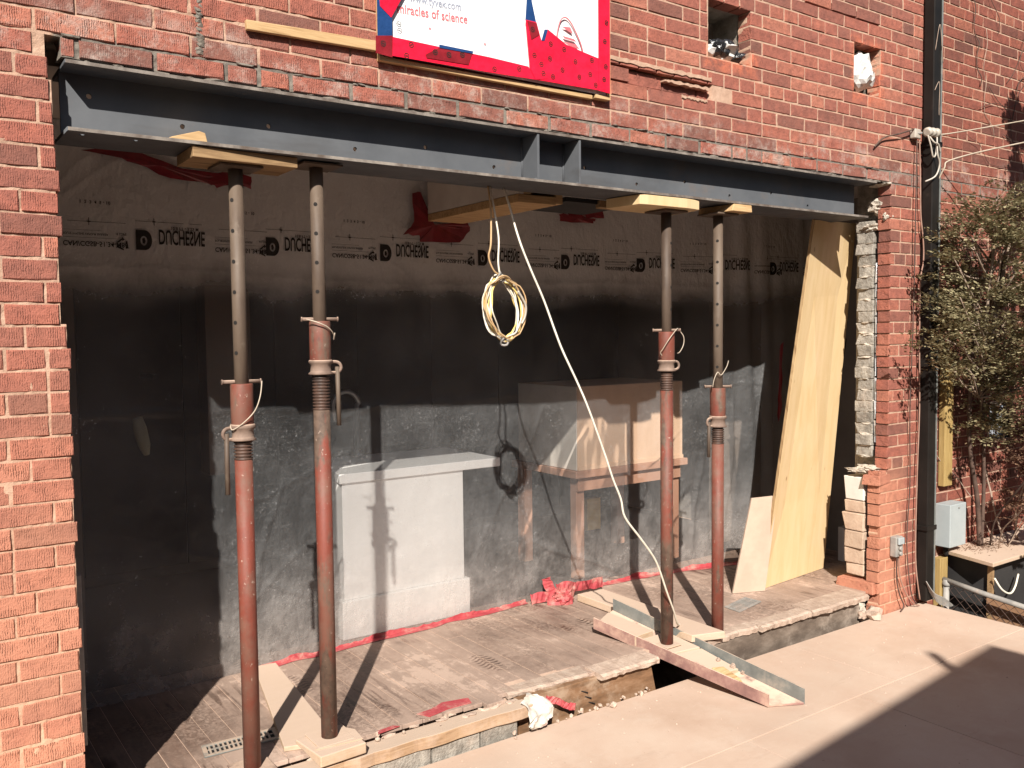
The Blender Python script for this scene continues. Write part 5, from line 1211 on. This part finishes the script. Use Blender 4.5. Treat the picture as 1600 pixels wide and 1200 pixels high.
vn = thing('wall_vine', 'leafless vine stems creeping over the brick right of the downspout', 'vine')
for k in range(15):
    x = 5.25+rr.random()*1.3; z = rr.uniform(2.6,3.6); P = [Vector((x,-.008,z))]; d = Vector((rr.uniform(-.5,.5),0,rr.uniform(.3,1) if k % 2 else rr.uniform(-1,-.3))).normalized()
    for i in range(9): d = (d+Vector((rr.uniform(-.75,.75),0,rr.uniform(-.45,.45)))).normalized(); q = P[-1]+d*rr.uniform(.05,.11); q.y = -.006-rr.random()*.018; P.append(q)
    MB().tube(crom(P,3), rr.choice((.0015,.002,.003)), 5).build('stem', M['vine'] if k % 3 else M['twig'], vn)
tag(MB().tube(crom([(4.62,-.012,2.70),(4.70,-.02,2.76),(4.85,-.03,2.80),(5.0,-.03,2.845)],6), .0045, 6).build('dry_twig', M['vine']), 'dry dark twig sticking out left from the insulator rack', 'twig')
for pts, lab in (([(5.11,-.082,3.30),(5.14,-.09,3.45),(5.17,-.086,3.36),(5.19,-.085,3.24)],'dry tendril lying on the upper part of the downspout'),([(5.11,-.082,3.07),(5.145,-.09,3.12),(5.15,-.087,2.98),(5.155,-.085,2.93)],'dry tendril on the downspout above the insulator rack')):
    tag(MB().tube(crom(pts,6), .002, 5).build('tendril', M['twig']), lab, 'tendril')

bench = thing('garden_bench', 'weathered wooden shelf on a black cabinet against the brick, littered with dry needles', 'bench')
MB().slab([(5.41,-.008),(5.31,-.37),(6.9,-.37),(6.9,-.008)], .268, .292).build('top_board', M['board_dusty'], bench, bevel=.003)
MB().box(5.45,6.9,-.30,-.012,-.95,.267).build('cabinet', M['dark_room'], bench)
MB().box(5.425,5.447,-.31,-.28,-.95,.267).build('post', M['pine_dark'], bench)
m = MB()
for i in range(420):
    x = random.gauss(5.68,.13); y = min(-.02,random.gauss(-.12,.06)); a = random.uniform(0,6.28); l = random.uniform(.01,.03)
    if x < 5.45: continue
    m.add([(x,y,.293),(x+l*math.cos(a),y+l*math.sin(a)*.7,.296+random.random()*.008),(x+.004,y+.004,.2945)], [(0,1,2)])
stuff(m.build('dry_needle', M['dead_leaf'], bench))
tag(MB().tube(crom([(5.40,-.335,.18),(5.44,-.36,.11),(5.52,-.37,.075),(5.60,-.36,.10),(5.68,-.34,.16)],6), .006, 7).build('hose_loop', M['white_cable']), 'white hose loop hanging under the wooden shelf', 'hose')
fc = thing('chain_link_fence', 'galvanized chain link fence with a pipe rail dropping away beside the deck', 'fence')
MB().tube([(5.345,-.05,.122),(5.345,-.30,.088),(5.345,-1.6,-.05)], .0165, 12).build('rail', M['cast_grey'], fc)
MB().tube([(5.345,-.07,-.95),(5.345,-.07,.095)], .018, 12).build('post', M['cast_grey'], fc)
MB().lathe([(.024,.085),(.026,.10),(.02,.125)], 12, 5.345, -.07).build('post_cap', M['cast_grey'], fc)
m = MB()
for k in range(24):
    y0 = -.06-k*.06; zt = .10+(y0+.05)*.112
    for s_ in (-1,1):
        P = [(5.345+.004*s_, y0+s_*.06*j*.5-.0, zt-.06*j*.5) for j in range(0,30)]; P = [p for p in P if -1.6 < p[1] < -.05]
        if len(P) > 1: m.tube(P, .0016, 4)
stuff(m.build('mesh_wire', M['dark_cable'], fc))
tag(MB().hexa([(5.46,-.26,-.7),(5.46,-1.2,-.75),(5.475,-1.2,-.75),(5.475,-.26,-.7)], [(5.42,-.28,.045),(5.42,-1.2,-.05),(5.435,-1.2,-.05),(5.435,-.28,.045)]).build('brown_panel', M['brown_board']), 'flat brown board propped behind the chain link fence', 'board')

# ------------------------------------------------------------------ shed behind the viewer: its eave throws the straight shade on the deck
H = 3.3; ex = 4.745-.72*H/.90; ey = -.70-H/.90
shed = thing('garden_shed', 'timber garden shed with a dark flat roof behind the viewer across the deck', 'shed')
MB().hexa([(-4.2,ey-.25,-.95),(ex-.2,ey-.25,-.95),(ex-.2,ey-3.2,-.95),(-4.2,ey-3.2,-.95)], [(-4.2,ey-.25,H-.12),(ex-.2,ey-.25,H-.12),(ex-.2,ey-3.2,H-.12),(-4.2,ey-3.2,H-.12)]).build('wall', M['shed'], shed)
MB().slab([(-4.4,ey-.62),(ex,ey+.06),(ex+.1,ey-3.4),(-4.4,ey-3.4)], H-.115, H).build('roof', M['roof'], shed)
vz = H+.36; MB().tube([(4.38-.72*vz/.9,-.53-vz/.9,H-.01),(4.38-.72*vz/.9,-.53-vz/.9,vz)], .03, 10).build('vent_pipe', M['galv'], shed)

across = thing('sky_block_house', 'unseen two storey brick house added behind the viewer to block low sky', 'house')  # added out of view to block low sky and deepen the shade
MB().box(-9,16,-24,-15,-.95,7.2).build('wall', M['brick'], across)
MB().box(-9.3,16.3,-24.3,-14.7,7.2,7.5).build('roof', M['roof'], across)
for k in range(5): MB().box(-7+k*4.6,-5.4+k*4.6,-14.98,-14.95,3.9,5.6).build('window', M['glass_blue'], across)
yf = thing('sky_block_fence', 'unseen timber board fence added at the far right to block low sky', 'fence')  # added out of view beside the house, also to block low sky
for k in range(40): MB().box(10.02,10.045,-14+k*.34,-14+k*.34+.325,-.95,1.2).build('board', M['shed'], yf)
